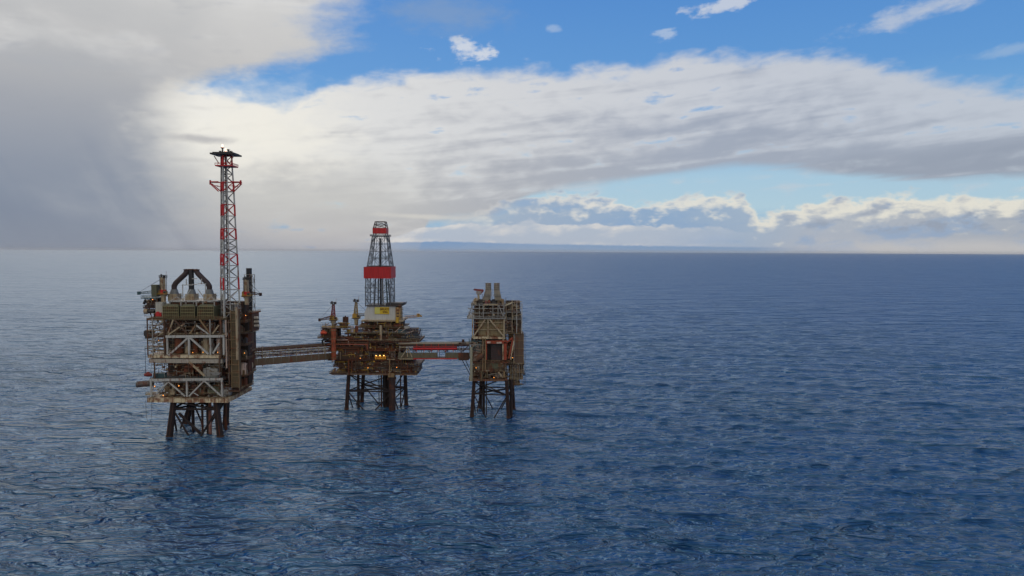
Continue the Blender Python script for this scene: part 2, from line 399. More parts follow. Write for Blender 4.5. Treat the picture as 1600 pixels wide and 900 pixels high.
MATS = {}
def mat(name, c, rough=.6, rust=0.0, metal=0.0, grime=.5, scale=.25):
    """painted or bare steel: blotches of rust and vertical runs of dirt, all fixed to the surface"""
    if name in MATS: return MATS[name]
    m = bpy.data.materials.new(name); m.use_nodes = True; t = m.node_tree; E.T = t; b = t.nodes['Principled BSDF']
    tcn = t.nodes.new('ShaderNodeTexCoord'); P = E(tcn.outputs['Object'])
    def sc(x, y, z):
        q = t.nodes.new('ShaderNodeMapping'); E.put(q, 0, P); q.inputs['Scale'].default_value = (x, y, z); return E(q.outputs[0])
    a = noise(sc(scale, scale, scale), 1, 6, .6); st = noise(sc(scale * 5, scale * 5, scale * .5), 1, 4, .6)
    base = lin(*c); dark = tuple(x * .45 for x in base[:3]) + (1,)
    col_ = mix(step(st, .42, .72) * grime, base, dark)
    if rust > 0:
        rc = mix(noise(sc(scale * 3, scale * 3, scale * 3), 1, 3), lin(84, 42, 24), lin(134, 74, 40))
        col_ = mix(step(a * .6 + st * .4, .62 - rust * .35, .72 - rust * .25) * .9, col_, rc)
    E.put(b, 'Base Color', col_); b.inputs['Roughness'].default_value = rough; b.inputs['Metallic'].default_value = metal
    MATS[name] = m; return m
def glow(name, c, k):
    if name in MATS: return MATS[name]
    m = bpy.data.materials.new(name); m.use_nodes = True; b = m.node_tree.nodes['Principled BSDF']
    b.inputs['Base Color'].default_value = lin(*c); b.inputs['Emission Color'].default_value = lin(*c); b.inputs['Emission Strength'].default_value = k
    MATS[name] = m; return m
WHITE = mat('white_steel', (176, 180, 178), .55, .30); OFFW = mat('stained_cream_steel', (208, 198, 168), .6, .55, grime=.6)
CREAM = mat('cream_steel', (168, 156, 130), .6, .35); GREY = mat('grey_steel', (146, 148, 146), .6, .15)
DARK = mat('dark_steel', (58, 56, 56), .6, .2); BLACK = mat('sooty_steel', (34, 36, 42), .6, .0)
BROWN = mat('brown_steel', (84, 64, 50), .7, .35); RUST = mat('rusty_steel', (104, 60, 40), .8, .55)
DRUST = mat('dark_rusty_steel', (68, 46, 38), .8, .4); LEGM = mat('jacket_steel', (38, 28, 30), .75, .06, grime=.8)
OLIVE = mat('olive_cladding', (90, 80, 58), .7, .35, grime=.7); OLGR = mat('olive_green_steel', (88, 92, 72), .6, .2)
TAN = mat('tan_cladding', (132, 112, 82), .7, .3); RED = mat('red_paint', (190, 34, 40), .55, .10, grime=.55)
ORANGE = mat('orange_paint', (196, 84, 44), .5, .15, grime=.4); YELLOW = mat('yellow_paint', (196, 160, 52), .5, .1, grime=.4)
TEAL = mat('blue_green_paint', (52, 84, 92), .5, .15); BLUE = mat('blue_paint', (58, 84, 130), .5, .1)
PINKW = mat('pale_pink_steel', (190, 170, 158), .6, .2); DRED = mat('dark_red_paint', (128, 40, 38), .6, .25); WALL = mat('dark_brown_bulkhead', (48, 42, 38), .8, .3)  # WALL: dark brown back walls that block the view through a storey
LAMP = glow('lit_sodium_lamp', (255, 160, 70), 3.0); FLAME = glow('gas_flame', (255, 190, 160), 3.0)
BURN = [BROWN, BROWN, RUST, DRUST, DRUST, OLIVE, DARK, CREAM, GREY]
PIPES = [RUST, BROWN, DRUST, CREAM, GREY, OLIVE, PINKW, DARK, DRUST, BROWN]
rnd = random.Random(5)
NP = {}                                # how many pipes each platform has so far
def bay(parent, x0, x1, y0, y1, z0, z1, n_pipe=6, n_eq=4, n_vs=2, back=True, mats=None, bulk=.55):
    """one storey of process plant between two decks"""
    mats = mats or BURN; x0, x1 = sorted((x0, x1)); W = x1 - x0; D = y1 - y0; Hh = z1 - z0
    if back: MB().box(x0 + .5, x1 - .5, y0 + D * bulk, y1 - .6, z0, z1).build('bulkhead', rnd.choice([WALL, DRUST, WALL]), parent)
    for i in range(n_eq):
        w = rnd.uniform(.08, .2) * W; h = rnd.uniform(.3, .8) * Hh; d = rnd.uniform(1.5, 3.5); x = rnd.uniform(x0, x1 - w); y = y0 + rnd.uniform(.6, max(.7, D * bulk - d))
        m = MB().box(x, x + w, y, y + d, z0 + .02, z0 + h)
        for k in range(rnd.randint(1, 3)):
            xx = rnd.uniform(x, x + w * .7); m.box(xx, xx + w * .25, y + .2, y + d * .6, z0 + h, z0 + h + rnd.uniform(.3, .9))
        for k in range(3): m.beam((x + w * k / 2, y - .08, z0 + .02), (x + w * k / 2, y - .08, z0 + h), .14)
        m.build('equipment', rnd.choice(mats), parent)
    for i in range(n_vs):
        r = rnd.uniform(.22, .36) * Hh; y = y0 + rnd.uniform(r + .5, max(r + .6, D * bulk - r))
        if rnd.random() < .5:
            l = rnd.uniform(.15, .3) * W; x = rnd.uniform(x0, x1 - l); z = z0 + r + .5
            m = MB().tube((x, y, z), (x + l, y, z), r, n=14).ball((x, y, z), r, 14, (.5, 1, 1)).ball((x + l, y, z), r, 14, (.5, 1, 1))
            for q in (.2, .8): m.box(x + l * q - .2, x + l * q + .2, y - r * .7, y + r * .7, z0, z)
        else:
            x = rnd.uniform(x0 + r, x1 - r); z = z0 + Hh * rnd.uniform(.6, .85); m = MB().tube((x, y, z0 + .3), (x, y, z), r, n=14).ball((x, y, z), r, 14, (1, 1, .5))
            for q in range(3): m.tube((x + r * math.cos(q * 2.1), y + r * math.sin(q * 2.1), z0), (x + r * .9 * math.cos(q * 2.1), y + r * .9 * math.sin(q * 2.1), z0 + .8), .15, n=5)
        m.build('vessel', rnd.choice([CREAM, GREY, RUST, PINKW, OLIVE]), parent)
    for i in range(n_pipe):
        key = parent.name; NP[key] = NP.get(key, 0) + 1
        if NP[key] > 98: break
        r = rnd.choice([.12, .16, .2, .3]); y = y0 + rnd.uniform(.1, D * bulk * .5); m = MB()
        if rnd.random() < .6:
            l = rnd.uniform(.25, .8) * W; x = rnd.uniform(x0, x1 - l); z = z0 + Hh * rnd.uniform(.15, .95)
            pts = [(x, y, z), (x + l, y, z)]
            if rnd.random() < .7: pts.append((x + l, y, max(z0, z - rnd.uniform(.3, .8) * Hh)))
            if rnd.random() < .4: pts.insert(0, (x, y + rnd.uniform(1, 3), z))
            m.path(pts, r, 6)
            for q in range(1, 4): m.tube((x + l * q / 4, y, z), (x + l * q / 4 + .25, y, z), r * 1.6, n=6)
        else:
            x = rnd.uniform(x0, x1); m.path([(x, y, z0 + .05), (x, y, z1 - .1)], r, 6)
        m.build('pipe', rnd.choice(PIPES), parent)
def deck(parent, x0, x1, y0, y1, z, t=.8, m=None, rail=None, railm=None, ribs=True):
    """a deck: plate girder all round with web stiffeners, and its handrail as a sub-part"""
    x0, x1 = sorted((x0, x1)); b = MB().box(x0, x1, y0, y1, z - t, z)
    if ribs:
        n = int((x1 - x0) / 2.4)
        for i in range(n + 1):
            x = x0 + (x1 - x0) * i / max(n, 1); b.beam((x, y0 - .06, z - t), (x, y0 - .06, z), .16, .12)
        n = int((y1 - y0) / 2.4)
        for i in range(n + 1):
            y = y0 + (y1 - y0) * i / max(n, 1); b.beam((x1 + .06, y, z - t), (x1 + .06, y, z), .12, .16)
    b.box(x0 - .12, x1 + .12, y0 - .18, y1 + .1, z - .12, z + .004)
    d = b.build('deck', m or BROWN, parent)
    if rail:
        sides = {'f': [(x0, y0, z), (x1, y0, z)], 'r': [(x1, y0, z), (x1, y1, z)], 'l': [(x0, y1, z), (x0, y0, z)]}
        rm = MB()
        for k in rail: rm.rail(sides[k], 1.2, 1.8, .13)
        rm.build('railing', railm or CREAM, d)
    return d
def member(parent, p, q, r, m, name='brace', n=8): return MB().tube(p, q, r, n=n).build(name, m, parent)
def lamp(parent, p, r=.45):
    o = MB().box(p[0] - r, p[0] + r, p[1], p[1] + .4, p[2] - .1, p[2] + r * 1.4).build('floodlight', DARK, parent)
    MB().ball((p[0], p[1] - .15, p[2] + r * .5), r * .62, 8).build('lamp', LAMP, o)
def lattice(m, legs_lo, legs_hi, n, r, rl, xb=True):
    """braced tower between two rings of corner points"""
    k = len(legs_lo)
    ring = lambda t: [Vector(a).lerp(Vector(b), t) for a, b in zip(legs_lo, legs_hi)]
    for i in range(n):
        a, b = ring(i / n), ring((i + 1) / n)
        for j in range(k):
            j2 = (j + 1) % k
            m.tube(b[j], b[j2], r, n=5)
            if xb: m.tube(a[j], b[j2], r, n=5); m.tube(a[j2], b[j], r, n=5)
            elif (i + j) % 2: m.tube(a[j], b[j2], r, n=5)
            else: m.tube(a[j2], b[j], r, n=5)
def text_part(txt, loc, size, mt, parent, ext=.06):
    cu = bpy.data.curves.new('t', 'FONT'); cu.body = txt; cu.size = size; cu.extrude = ext; cu.align_x = 'CENTER'; cu.align_y = 'CENTER'; cu.offset = size * .02
    ob = bpy.data.objects.new('t', cu); COL.objects.link(ob); dg = bpy.context.evaluated_depsgraph_get(); me = bpy.data.meshes.new_from_object(ob.evaluated_get(dg))
    bpy.data.objects.remove(ob); me.materials.clear(); me.materials.append(mt); me.name = 'lettering'
    M_ = Matrix.Translation(Vector(loc) - OFF[parent.name]) @ Matrix.Rotation(math.pi / 2, 4, 'X'); me.transform(M_)
    o = bpy.data.objects.new('lettering', me); COL.objects.link(o); o.parent = parent; return o
def crane(loc, label, group, boom=None, mast='lattice', hgt=9.0, cabm=None, mastm=None):
    """pedestal crane; every coordinate from the base of its pedestal"""
    t = thing('pedestal_crane', label, 'crane', loc, group); L = Vector(loc); cabm = cabm or YELLOW
    def b(m, n, mt_, par=t): return m.build(n, mt_, par)
    V = lambda x, y, z: L + Vector((x, y, z))
    b(MB().tube(V(0, 0, 0), V(0, 0, 4.2), 1.3, 1.5, n=16).tube(V(0, 0, 4.2), V(0, 0, 4.9), 2.0, n=16), 'pedestal', CREAM)
    b(MB().box(L.x - 2.8, L.x + 2.8, L.y - 2.2, L.y + 2.6, L.z + 4.9, L.z + 5.3), 'platform', DARK)
    hs = b(MB().box(L.x - 2.5, L.x + .6, L.y - 1.6, L.y + 2.3, L.z + 5.3, L.z + 8.2).box(L.x - 2.2, L.x - .4, L.y - 1.2, L.y + 1.8, L.z + 8.2, L.z + 8.7), 'machinery_house', cabm)
    b(MB().rail([V(-2.7, -2.1, 5.3), V(2.7, -2.1, 5.3), V(2.7, 2.5, 5.3)], 1.1, 1.4, .12), 'railing', YELLOW)
    c = b(MB().box(L.x + .9, L.x + 2.7, L.y - 2.1, L.y, L.z + 5.3, L.z + 7.6), 'cab', TAN)
    MB().box(L.x + 1.1, L.x + 2.5, L.y - 2.16, L.y - 2.11, L.z + 6.2, L.z + 7.3).build('window', BLACK, c)
    if mast == 'lattice':
        lo = [V(-1.6, -.9, 8.2), V(1.3, -.9, 5.3), V(1.3, .9, 5.3), V(-1.6, .9, 8.2)]; hi_ = [V(-.6, -.5, 8.2 + hgt), V(.6, -.5, 8.2 + hgt), V(.6, .5, 8.2 + hgt), V(-.6, .5, 8.2 + hgt)]
        m = MB(); lattice(m, lo, hi_, 5, .13, .2)
        for p, q in zip(lo, hi_): m.tube(p, q, .22, n=6)
        b(m, 'mast', mastm or DRED)
    else:
        b(MB().tube(V(-.2, 0, 8.2), V(-.2, 0, 8.4 + hgt), 1.5, n=14).tube(V(-.2, 0, 8.8 + hgt * .3), V(-.2, 0, 9.0 + hgt * .3), 2.0, n=14), 'mast', mastm or CREAM)
        m = MB()
        for a in range(6): m.tube(V(2.1 * math.cos(a * 1.047), 2.1 * math.sin(a * 1.047), 7.4), V(2.1 * math.cos(a * 1.047), 2.1 * math.sin(a * 1.047), 9.6 + hgt), .12, n=5)
        b(m, 'cage', DARK); b(MB().tube(V(-.2, 0, 5.6), V(-.2, 0, 8.3), 1.9, n=12), 'turntable', RED)
    zt = 8.2 + hgt
    b(MB().box(L.x - 2.0, L.x + 2.0, L.y - 1.4, L.y + 1.4, L.z + zt, L.z + zt + .25).rail([V(-1.9, -1.3, zt + .25), V(1.9, -1.3, zt + .25), V(1.9, 1.3, zt + .25), V(-1.9, 1.3, zt + .25), V(-1.9, -1.3, zt + .25)], 1.3, 1.2, .14).tube(V(-1, 0, zt + .2), V(-1, 0, zt + 2.2), .55, n=8).tube(V(.9, 0, zt + .2), V(.9, 0, zt + 1.6), .6, n=8), 'mast_head', DARK)
    b(MB().tube(V(1.6, .4, zt), V(1.9, .4, zt + 4.0), .09, n=5), 'aerial', DRED)
    if boom:
        d, rise, ln, bm_ = boom; d = Vector((math.sin(R(d)), math.cos(R(d)), 0)); nrm = Vector((d.y, -d.x, 0)); s0 = V(0, 0, 6.5) + d * 1.5; e0 = s0 + d * ln + Vector((0, 0, rise)); u = Vector((0, 0, 1))
        m = MB(); k0, k1 = 1.0, .45
        lo = [s0 - nrm * k0, s0 + nrm * k0, s0 + nrm * k0 + u * 1.9, s0 - nrm * k0 + u * 1.9]; hi_ = [e0 - nrm * k1, e0 + nrm * k1, e0 + nrm * k1 + u * .8, e0 - nrm * k1 + u * .8]
        lattice(m, lo, hi_, max(4, int(ln / 2.2)), .1, .16, False)
        for p, q in zip(lo, hi_): m.tube(p, q, .2, n=5)
        m.box(e0.x - .7, e0.x + .7, e0.y - .7, e0.y + .7, e0.z - .6, e0.z + 1.4)
        b(m, 'boom', bm_); b(MB().tube(V(0, 0, zt), e0 + u * .8, .07, n=4).tube(V(0, .5, zt), e0 + u * .8, .07, n=4), 'cable', DARK)
    return t
def container(x, y, z, w, d, h, m, label, group='containers on the decks'):
    b = MB().box(x, x + w, y, y + d, z + .15, z + h)
    n = int(w / .45)
    for i in range(n): b.box(x + .15 + i * (w - .3) / n, x + .15 + (i + .5) * (w - .3) / n, y - .07, y, z + .3, z + h - .15)
    for i in range(int(d / .45)): b.box(x + w, x + w + .07, y + .15 + i * .45, y + .35 + i * .45, z + .3, z + h - .15)
    for xx in (x, x + w - .2):
        for yy in (y, y + d - .2): b.box(xx, xx + .2, yy, yy + .2, z, z + .15)
    o = b.build('shipping_container', m, None, (x + w / 2, y + d / 2, z)); tag(o, label, 'container', group)
    b = MB().box(x - .08, x + .14, y - .1, y + .1, z, z + h + .05).box(x + w - .14, x + w + .08, y - .1, y + .1, z, z + h + .05).box(x - .08, x + w + .08, y - .12, y + .1, z + h - .1, z + h + .08)
    b.build('frame', GREY, o, (x + w / 2, y + d / 2, z)); return o
def lifeboat(c, ln, m, label, rz=0.0):
    t = thing('lifeboat', label, 'lifeboat', c, 'lifeboats hanging at the platform sides'); vs = []; n, k = 10, 12; C_ = Vector(c); M_ = Matrix.Rotation(rz, 3, 'Z')
    for i in range(n + 1):
        s_ = i / n; w = max(.05, math.sin(math.pi * s_) ** .45)
        for j in range(k):
            a = 2 * math.pi * j / k; z = math.sin(a); x = math.cos(a) * 1.35 * w * (1 if z > 0 else .85); zz = z * (1.25 if z > 0 else 1.1) * (.55 + .45 * w)
            vs.append(C_ + M_ @ Vector(((s_ - .5) * ln, x, zz)))
    fs = [(i * k + j, i * k + (j + 1) % k, (i + 1) * k + (j + 1) % k, (i + 1) * k + j) for i in range(n) for j in range(k)]
    MB().add(vs, fs, True).build('hull', m, t)
    MB().add([C_ + M_ @ Vector(p) for p in ((-.9, -.7, 1.1), (.9, -.7, 1.1), (.9, .7, 1.1), (-.9, .7, 1.1), (-.6, -.5, 1.9), (.6, -.5, 1.9), (.6, .5, 1.9), (-.6, .5, 1.9))], [(0, 1, 5, 4), (1, 2, 6, 5), (2, 3, 7, 6), (3, 0, 4, 7), (4, 5, 6, 7)]).build('wheelhouse', m, t)
    for q in (-.36, .36): MB().tube(C_ + M_ @ Vector((q * ln, 0, .9)), C_ + M_ @ Vector((q * ln, 0, 3.6)), .08, n=5).build('fall_rope', DARK, t)
    return t
def jacket(parent, legs, z_top, z_br, conds, rl=1.9, m=LEGM, extra=()):
    """legs: (top, foot) pairs in order round the jacket"""
    for i, (a, b) in enumerate(legs):
        a, b = Vector(a), Vector(b); o = MB().tube(a, b, rl * .9, rl, n=14).build('leg', m, parent)
        b2 = b.lerp(a, .14); MB().tube(b2 + (a - b).normalized() * -1.0, b2 + (a - b).normalized() * .2, rl * 1.12, n=14).build('collar', DRUST, o)
        for s_ in (-1, 1): MB().tube(a + Vector((s_ * rl * .4, -rl, -1)), b + Vector((s_ * rl * .45, -rl * 1.12, 0)), .16, n=5).build('riser', DRUST, o)
    def at(i, z):
        a, b = map(Vector, legs[i % len(legs)]); t = (a.z - z) / (a.z - b.z); return a.lerp(b, t)
    n = len(legs)
    for i in range(n):
        member(parent, at(i, z_br), at(i + 1, z_br), rl * .33, m)
        member(parent, at(i, z_top - 1), at(i + 1, z_br), rl * .3, m) if i % 2 == 0 else member(parent, at(i + 1, z_top - 1), at(i, z_br), rl * .3, m)
        mid = (at(i, -1) + at(i + 1, -1)) / 2
        member(parent, at(i, z_br), mid + (at(i, -1) - mid) * .15 + Vector((0, 0, -1)), rl * .3, m); member(parent, at(i + 1, z_br), mid + (at(i + 1, -1) - mid) * .15 + Vector((0, 0, -1)), rl * .3, m)
    member(parent, at(0, z_br), at(2, z_br), .6, m); member(parent, at(1, z_br), at(3, z_br), .6, m)
    for (x, y, r, mm) in conds: MB().tube((x, y, -3), (x, y, z_top), r, n=10).tube((x, y, z_br - .4), (x, y, z_br + .5), r * 1.5, n=10).build('conductor', mm, parent)

def clutter(parent, spans, n, seed, mats=None):
    """uncountable small lines, valves, cable ladders and brackets along the platform's faces"""
    r_ = random.Random(seed); mats = mats or [RUST, CREAM, GREY, DRUST, TAN, BROWN]; ms = [MB() for _ in mats]
    wt = [abs(s_[1] - s_[0]) * (s_[3] - s_[2]) for s_ in spans]
    for _ in range(n):
        x0, x1, z0, z1, y, d = r_.choices(spans, wt)[0]; x0, x1 = sorted((x0, x1)); m = r_.choice(ms); x = r_.uniform(x0, x1); z = r_.uniform(z0, z1); yy = y + r_.uniform(-.35, d); k = r_.random()
        if k < .36:
            l = r_.uniform(1.5, 7); m.tube((x, yy, z), (min(x1, x + l), yy, z), r_.uniform(.07, .2), n=5)
            if r_.random() < .5: m.tube((min(x1, x + l), yy, z), (min(x1, x + l), yy, max(z0, z - r_.uniform(1, 3))), .12, n=5)
        elif k < .62: m.tube((x, yy, z), (x, yy, min(z1, z + r_.uniform(1, 5))), r_.uniform(.07, .2), n=5)
        elif k < .84:
            w, h = r_.uniform(.3, 1.3), r_.uniform(.3, 1.2); m.box(x, x + w, yy, yy + .7, z, z + h)
        elif k < .93: m.tube((x, yy, z), (x + r_.uniform(.4, 1.4), yy, z), r_.uniform(.25, .5), n=8)
        else: m.beam((x, yy, z), (x + r_.uniform(-2.5, 2.5), yy, min(z1, z + r_.uniform(1, 3))), .16)
    for m, mt_ in zip(ms, mats):
        o = m.build('pipework', mt_, parent)
        if o: o['kind'] = 'stuff'

# ================================================================ the left platform
def left_platform():
    Y0 = 416.0; F = Fr(Y0, 300, 540); X, Z, P = F.X, F.Z, F.P
    xl, xm, xr = X(229), X(352), X(374)
    YB = Y0 + 38
    t = thing('production_platform', 'tallest rusty platform with white truss fronts and three green louvred housings', 'platform', (X(295), Y0 + 18, 0))
    G = lambda px, v, dy=0: P(px, v, dy)
    # jacket
    zb = Z(627)
    fl = lambda pt_top, pt_bot, y: ((X(pt_top), y, zb), (X(pt_bot), y, -3))
    yf, yb = Y0 + 3, Y0 + 35
    jacket(t, [((X(266), yf, zb), (X(258), yf - 1, -3)), ((X(332.5), yf, zb), (X(340), yf - 1, -3)), ((-189.5, yb, zb), (-191.6, yb + 1, -3)), ((-212.5, yb, zb), (-218.2, yb + 1, -3))], zb, Z(641),
           [(X(300), Y0 + 12, .7, DRUST), (X(306), Y0 + 15, .8, LEGM), (X(311), Y0 + 10, .9, LEGM), (X(317), Y0 + 8, 1.0, mat('red_white_caisson', (170, 140, 136), .6, .6)), (X(323), Y0 + 16, .8, DRUST), (X(282), Y0 + 14, .8, LEGM), (X(276), Y0 + 20, .7, DRUST), (X(329), Y0 + 20, .9, DRUST)], 2.0)
    MB().tube(P(272, 648, 4), P(304, 682, 6), .9, n=10).build('brace', LEGM, t)
    # decks from the bottom up: (v of top edge, left px, right px, thickness, material)
    deck(t, X(228), X(355), Y0, YB, Z(622.5), 2.6, OFFW, 'l', CREAM)
    deck(t, X(352) + .3, X(370), Y0 + 3, Y0 + 16, Z(611), 1.0, BROWN, 'r')
    deck(t, X(232), X(350), Y0 + 1, YB, Z(592), .8, DRUST, 'f', TEAL)
    deck(t, X(232), X(346), Y0 + .5, YB, Z(561), 2.6, mat('weathered_grey_girder', (170, 166, 156), .6, .35), None)
    deck(t, X(231), X(344), Y0, YB, Z(554.5), 2.0, OFFW, None)
    deck(t, X(230), X(350), Y0 + 1, YB, Z(524), 1.4, BROWN, 'f')
    deck(t, X(230), X(354), Y0 + .2, YB, Z(497.5), .9, OLIVE, 'f', TAN)
    deck(t, X(261), X(334), Y0 + 3, Y0 + 24, Z(470.5), .8, WHITE, None)
    # lower truss
    m1, m2 = 1.0, .8
    def tr(a, b, w=.9, mt_=WHITE, dy=-.25, nm='truss_member'): MB().beam(P(a[0], a[1], dy), P(b[0], b[1], dy), w * .8, w * .8).build(nm, mt_, t)
    MB().beam(P(233, 594, -.3), P(347.6, 592, -.3), .9, 1.5).build('truss_chord', WHITE, t)
    MB().beam(P(235, 598.2, 1.4), P(346, 596.2, 1.4), .5, .5).build('truss_chord', GREY, t)
    for x in (235, 291, 346): tr((x, 594), (x, 619.5), 1.2)
    for a, b in (((238, 619), (262, 597)), ((263, 597), (288, 619)), ((294, 619), (318, 595)), ((319, 595), (344, 618)), ((299, 612), (309, 618))): tr(a, b, 1.0 if a[0] != 299 else .6)
    # middle open bay
    tr((236, 566), (341, 561.5), .6, CREAM, 1.0)
    tr((295, 565), (319, 587), 1.3, CREAM, -.3)
    tr((343, 555), (343, 592), .8, BROWN); tr((241, 566), (241, 592), .8, BROWN); tr((292, 565), (292, 592), .7, BROWN, 2)
    # second bay truss (white)
    MB().beam(P(260, 526, -.4), P(350, 525, -.4), 1.0, 1.5).build('truss_chord', WHITE, t)
    for x, w in ((262, 1.1), (296, 1.4), (329, 1.1), (350, 1.2)): tr((x, 524), (x, 554), w)
    for a, b in (((294, 528), (264, 555)), ((298, 528), (326, 553)), ((343, 536), (333, 552))): tr(a, b, 1.3)
    for x in (257.5, 345): tr((x, 498), (x, 556), 1.3, BROWN, .4, 'column')
    # third bay truss
    for a, b, mm in (((264, 523), (289, 506), CREAM), ((272, 500), (264, 520), CREAM), ((274, 500), (294, 522), BROWN), ((298, 521), (308, 506), TAN), ((306, 507), (327, 522), WHITE), ((313, 499), (329, 521), TAN), ((333, 521), (343, 508), CREAM)): tr(a, b, 1.0, mm)
    tr((329, 499), (329, 524), .9, GREY)
    # left frame with X bracing
    for v in (500, 508, 517, 525, 533, 541, 548): tr((231, v), (257, v), .55, rnd.choice([CREAM, BROWN, TAN]), -.1)
    for x in (231, 239, 257): tr((x, 498), (x, 556), .7, BROWN if x != 239 else GREY, -.1)
    for v in (500, 517, 533): tr((239, v + 14), (256, v + 2), .5, CREAM, -.1)
    tr((239, 502), (256, 514), .5, GREY, -.1)
    # plant inside each storey
    bay(t, X(230), X(352), Y0 + 1.5, YB, Z(622.5), Z(594), 11, 9, 3)
    bay(t, X(232), X(346), Y0 + 2, YB, Z(592), Z(567), 12, 10, 3)
    bay(t, X(232), X(346), Y0 + 2.5, YB, Z(554.5), Z(527), 8, 4, 0)
    bay(t, X(231), X(350), Y0 + 2, YB, Z(524), Z(500), 14, 8, 2)
    # big vessels showing in the white bay
    for x, r, mm in ((289, 1.9, CREAM), (275, 2.6, RUST), (301, 1.6, RUST), (318, 2.0, CREAM), (340, 2.2, PINKW), (326, 1.2, GREY)):
        p0 = P(x, 553, 4); p1 = P(x, 531, 4); MB().tube(p0, p1, r, n=16).ball(p1, r, 16, (1, 1, .6)).tube(p0 + Vector((0, 0, 2)), p0 + Vector((0, 0, 2.4)), r * 1.06, n=16).build('vessel', mm, t)
    for x, v, w, h, mm in ((264, 618, 3.0, 5.0, CREAM), (262, 610, 1.4, 2.0, PINKW), (308, 618, 6, 3.2, OLIVE), (330, 618, 7, 4.5, OLGR)): c = P(x, v, 2.5); MB().box(c.x - w / 2, c.x + w / 2, c.y, c.y + 3, c.z, c.z + h).box(c.x - w / 3, c.x + w / 5, c.y, c.y + 2, c.z + h, c.z + h + .8).build('equipment', mm, t)
    # red brown machinery heap in the open bay
    for x in (285, 292, 300): c = P(x, 575, 3); MB().tube(c, c + Vector((4, 0, .6)), 1.0, n=8).box(c.x - 1, c.x + 3.5, c.y, c.y + 3, c.z - 3, c.z - .6).build('equipment', RUST, t)
    o = MB(); c0 = P(337, 584, 0)
    o.add([c0 + Vector(p) for p in ((-3.2, -1, 1), (3.2, -1, 1), (3.2, 1, 1), (-3.2, 1, 1), (-2, -.6, -.6), (2, -.6, -.6), (2, .6, -.6), (-2, .6, -.6))], [(0, 1, 5, 4), (1, 2, 6, 5), (2, 3, 7, 6), (3, 0, 4, 7), (0, 3, 2, 1), (4, 5, 6, 7)])
    o.build('equipment', GREY, t)
    # louvre housings
    for i, (a, b) in enumerate(((254.5, 279), (282.5, 304), (309, 334))):
        x0, x1, z0, z1 = X(a), X(b), Z(497.3), Z(479)
        h = MB().box(x0, x1, Y0 + .8, Y0 + 11, z0, z1); h.add([(x0, Y0 + .8, z1), (x1, Y0 + .8, z1), (x1 - 1.2, Y0 + 2.2, z1 + 1.2), (x0 + 1.2, Y0 + 2.2, z1 + 1.2), (x0 + 1.2, Y0 + 10, z1 + 1.2), (x1 - 1.2, Y0 + 10, z1 + 1.2), (x0, Y0 + 11, z1), (x1, Y0 + 11, z1)], [(0, 1, 2, 3), (3, 2, 5, 4), (0, 3, 4, 6), (1, 7, 5, 2), (4, 5, 7, 6)])
        h = h.build('louvred_housing', OLGR, t)
        g = MB(); n = 8
        for k in range(n + 1): xx = x0 + (x1 - x0) * k / n; g.beam((xx, Y0 + .7, z0), (xx, Y0 + .7, z1), .16)
        for k in range(0, 5): zz = z0 + (z1 - z0) * k / 4; g.beam((x0, Y0 + .68, zz), (x1, Y0 + .68, zz), .2 if k != 2 else .32)
        g.build('frame', mat('yellowed_frame', (150, 146, 104), .6, .1), h)
        g = MB()
        for k in range(26): zz = z0 + (z1 - z0) * (k + .5) / 26; g.add([(x0 + .1, Y0 + .72, zz), (x1 - .1, Y0 + .72, zz), (x1 - .1, Y0 + .5, zz - .14), (x0 + .1, Y0 + .5, zz - .14)], [(0, 1, 2, 3)])
        g.build('louvre', OLIVE, h)
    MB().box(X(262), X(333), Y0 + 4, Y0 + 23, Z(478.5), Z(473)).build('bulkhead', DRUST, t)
    for x in (263, 280.5, 288, 305, 315, 333): tr((x, 472), (x, 479), .9, GREY, 3)
    # frames round the exhausts
    for a, b in (((280, 470), (280, 446)), ((279, 446), (296, 446)), ((280, 470), (293, 453)), ((304, 453), (316, 470)), ((316, 470), (316, 444)), ((317, 444), (304, 444)), ((270, 465), (262, 470)), ((271, 465), (277, 470)), ((324, 465), (318, 470)), ((325, 465), (331, 470)), ((286, 446), (286, 437)), ((310, 444), (310, 436)), ((295, 436), (303, 436)), ((295, 445), (303, 445))): tr(a, b, .55, WHITE, 6)
    MB().rail([P(262, 470, 3), P(334, 470, 3)], 1.2, 1.6, .12).build('railing', CREAM, t)
    # right hand ladder and cladding tower
    x0, x1 = X(359.5), X(371)
    c = MB().box(x0, x1, Y0 + 2, Y0 + 5, Z(606), Z(486)); c = c.build('stair_tower', OLIVE, t)
    for v in range(490, 606, 9): MB().beam((x0, Y0 + 1.85, Z(v)), (x1, Y0 + 1.85, Z(v)), .22).build('cross_bar', TAN, c)
    g = MB()
    for va, vb in ((610, 593), (592, 568), (566, 545), (543, 526), (524, 508), (506, 490)):
        bay(t, X(353), X(372), Y0 + 11, Y0 + 24, Z(va), Z(vb), 3, 5, 1, True, [BROWN, DRUST, RUST, TAN, DARK], .5)
        deck(t, X(353), X(372) + .5, Y0 + 10, Y0 + 23, Z(va), .5, BROWN, 'fr', TAN)
    for x in (x0, x1): g.beam((x, Y0 + 1.8, Z(607)), (x, Y0 + 1.8, Z(484)), .5)
    g.build('post', TAN, c)
    member(t, P(369.5, 480, 1), P(369.5, 562, 1), .8, CREAM, 'pipe'); member(t, P(356.5, 500, 1), P(356.5, 600, 1), .5, BROWN, 'pipe'); member(t, P(353, 500, .5), P(353, 575, .5), .45, PINKW, 'pipe')
    for v in (489, 504, 517, 531, 545, 556, 570, 583): tr((352, v), (372, v - .5), .4, rnd.choice([TAN, BROWN, CREAM]), .8, 'pipe')
    # east side: stepped modules further back
    FB = Fr(Y0 + 22, 380, 540)
    def eb(pa, pb, va, vb, dy, d, mm, nm='module'): return MB().box(FB.X(pa), FB.X(pb), FB.Y + dy, FB.Y + dy + d, FB.Z(va), FB.Z(vb)).build(nm, mm, t)
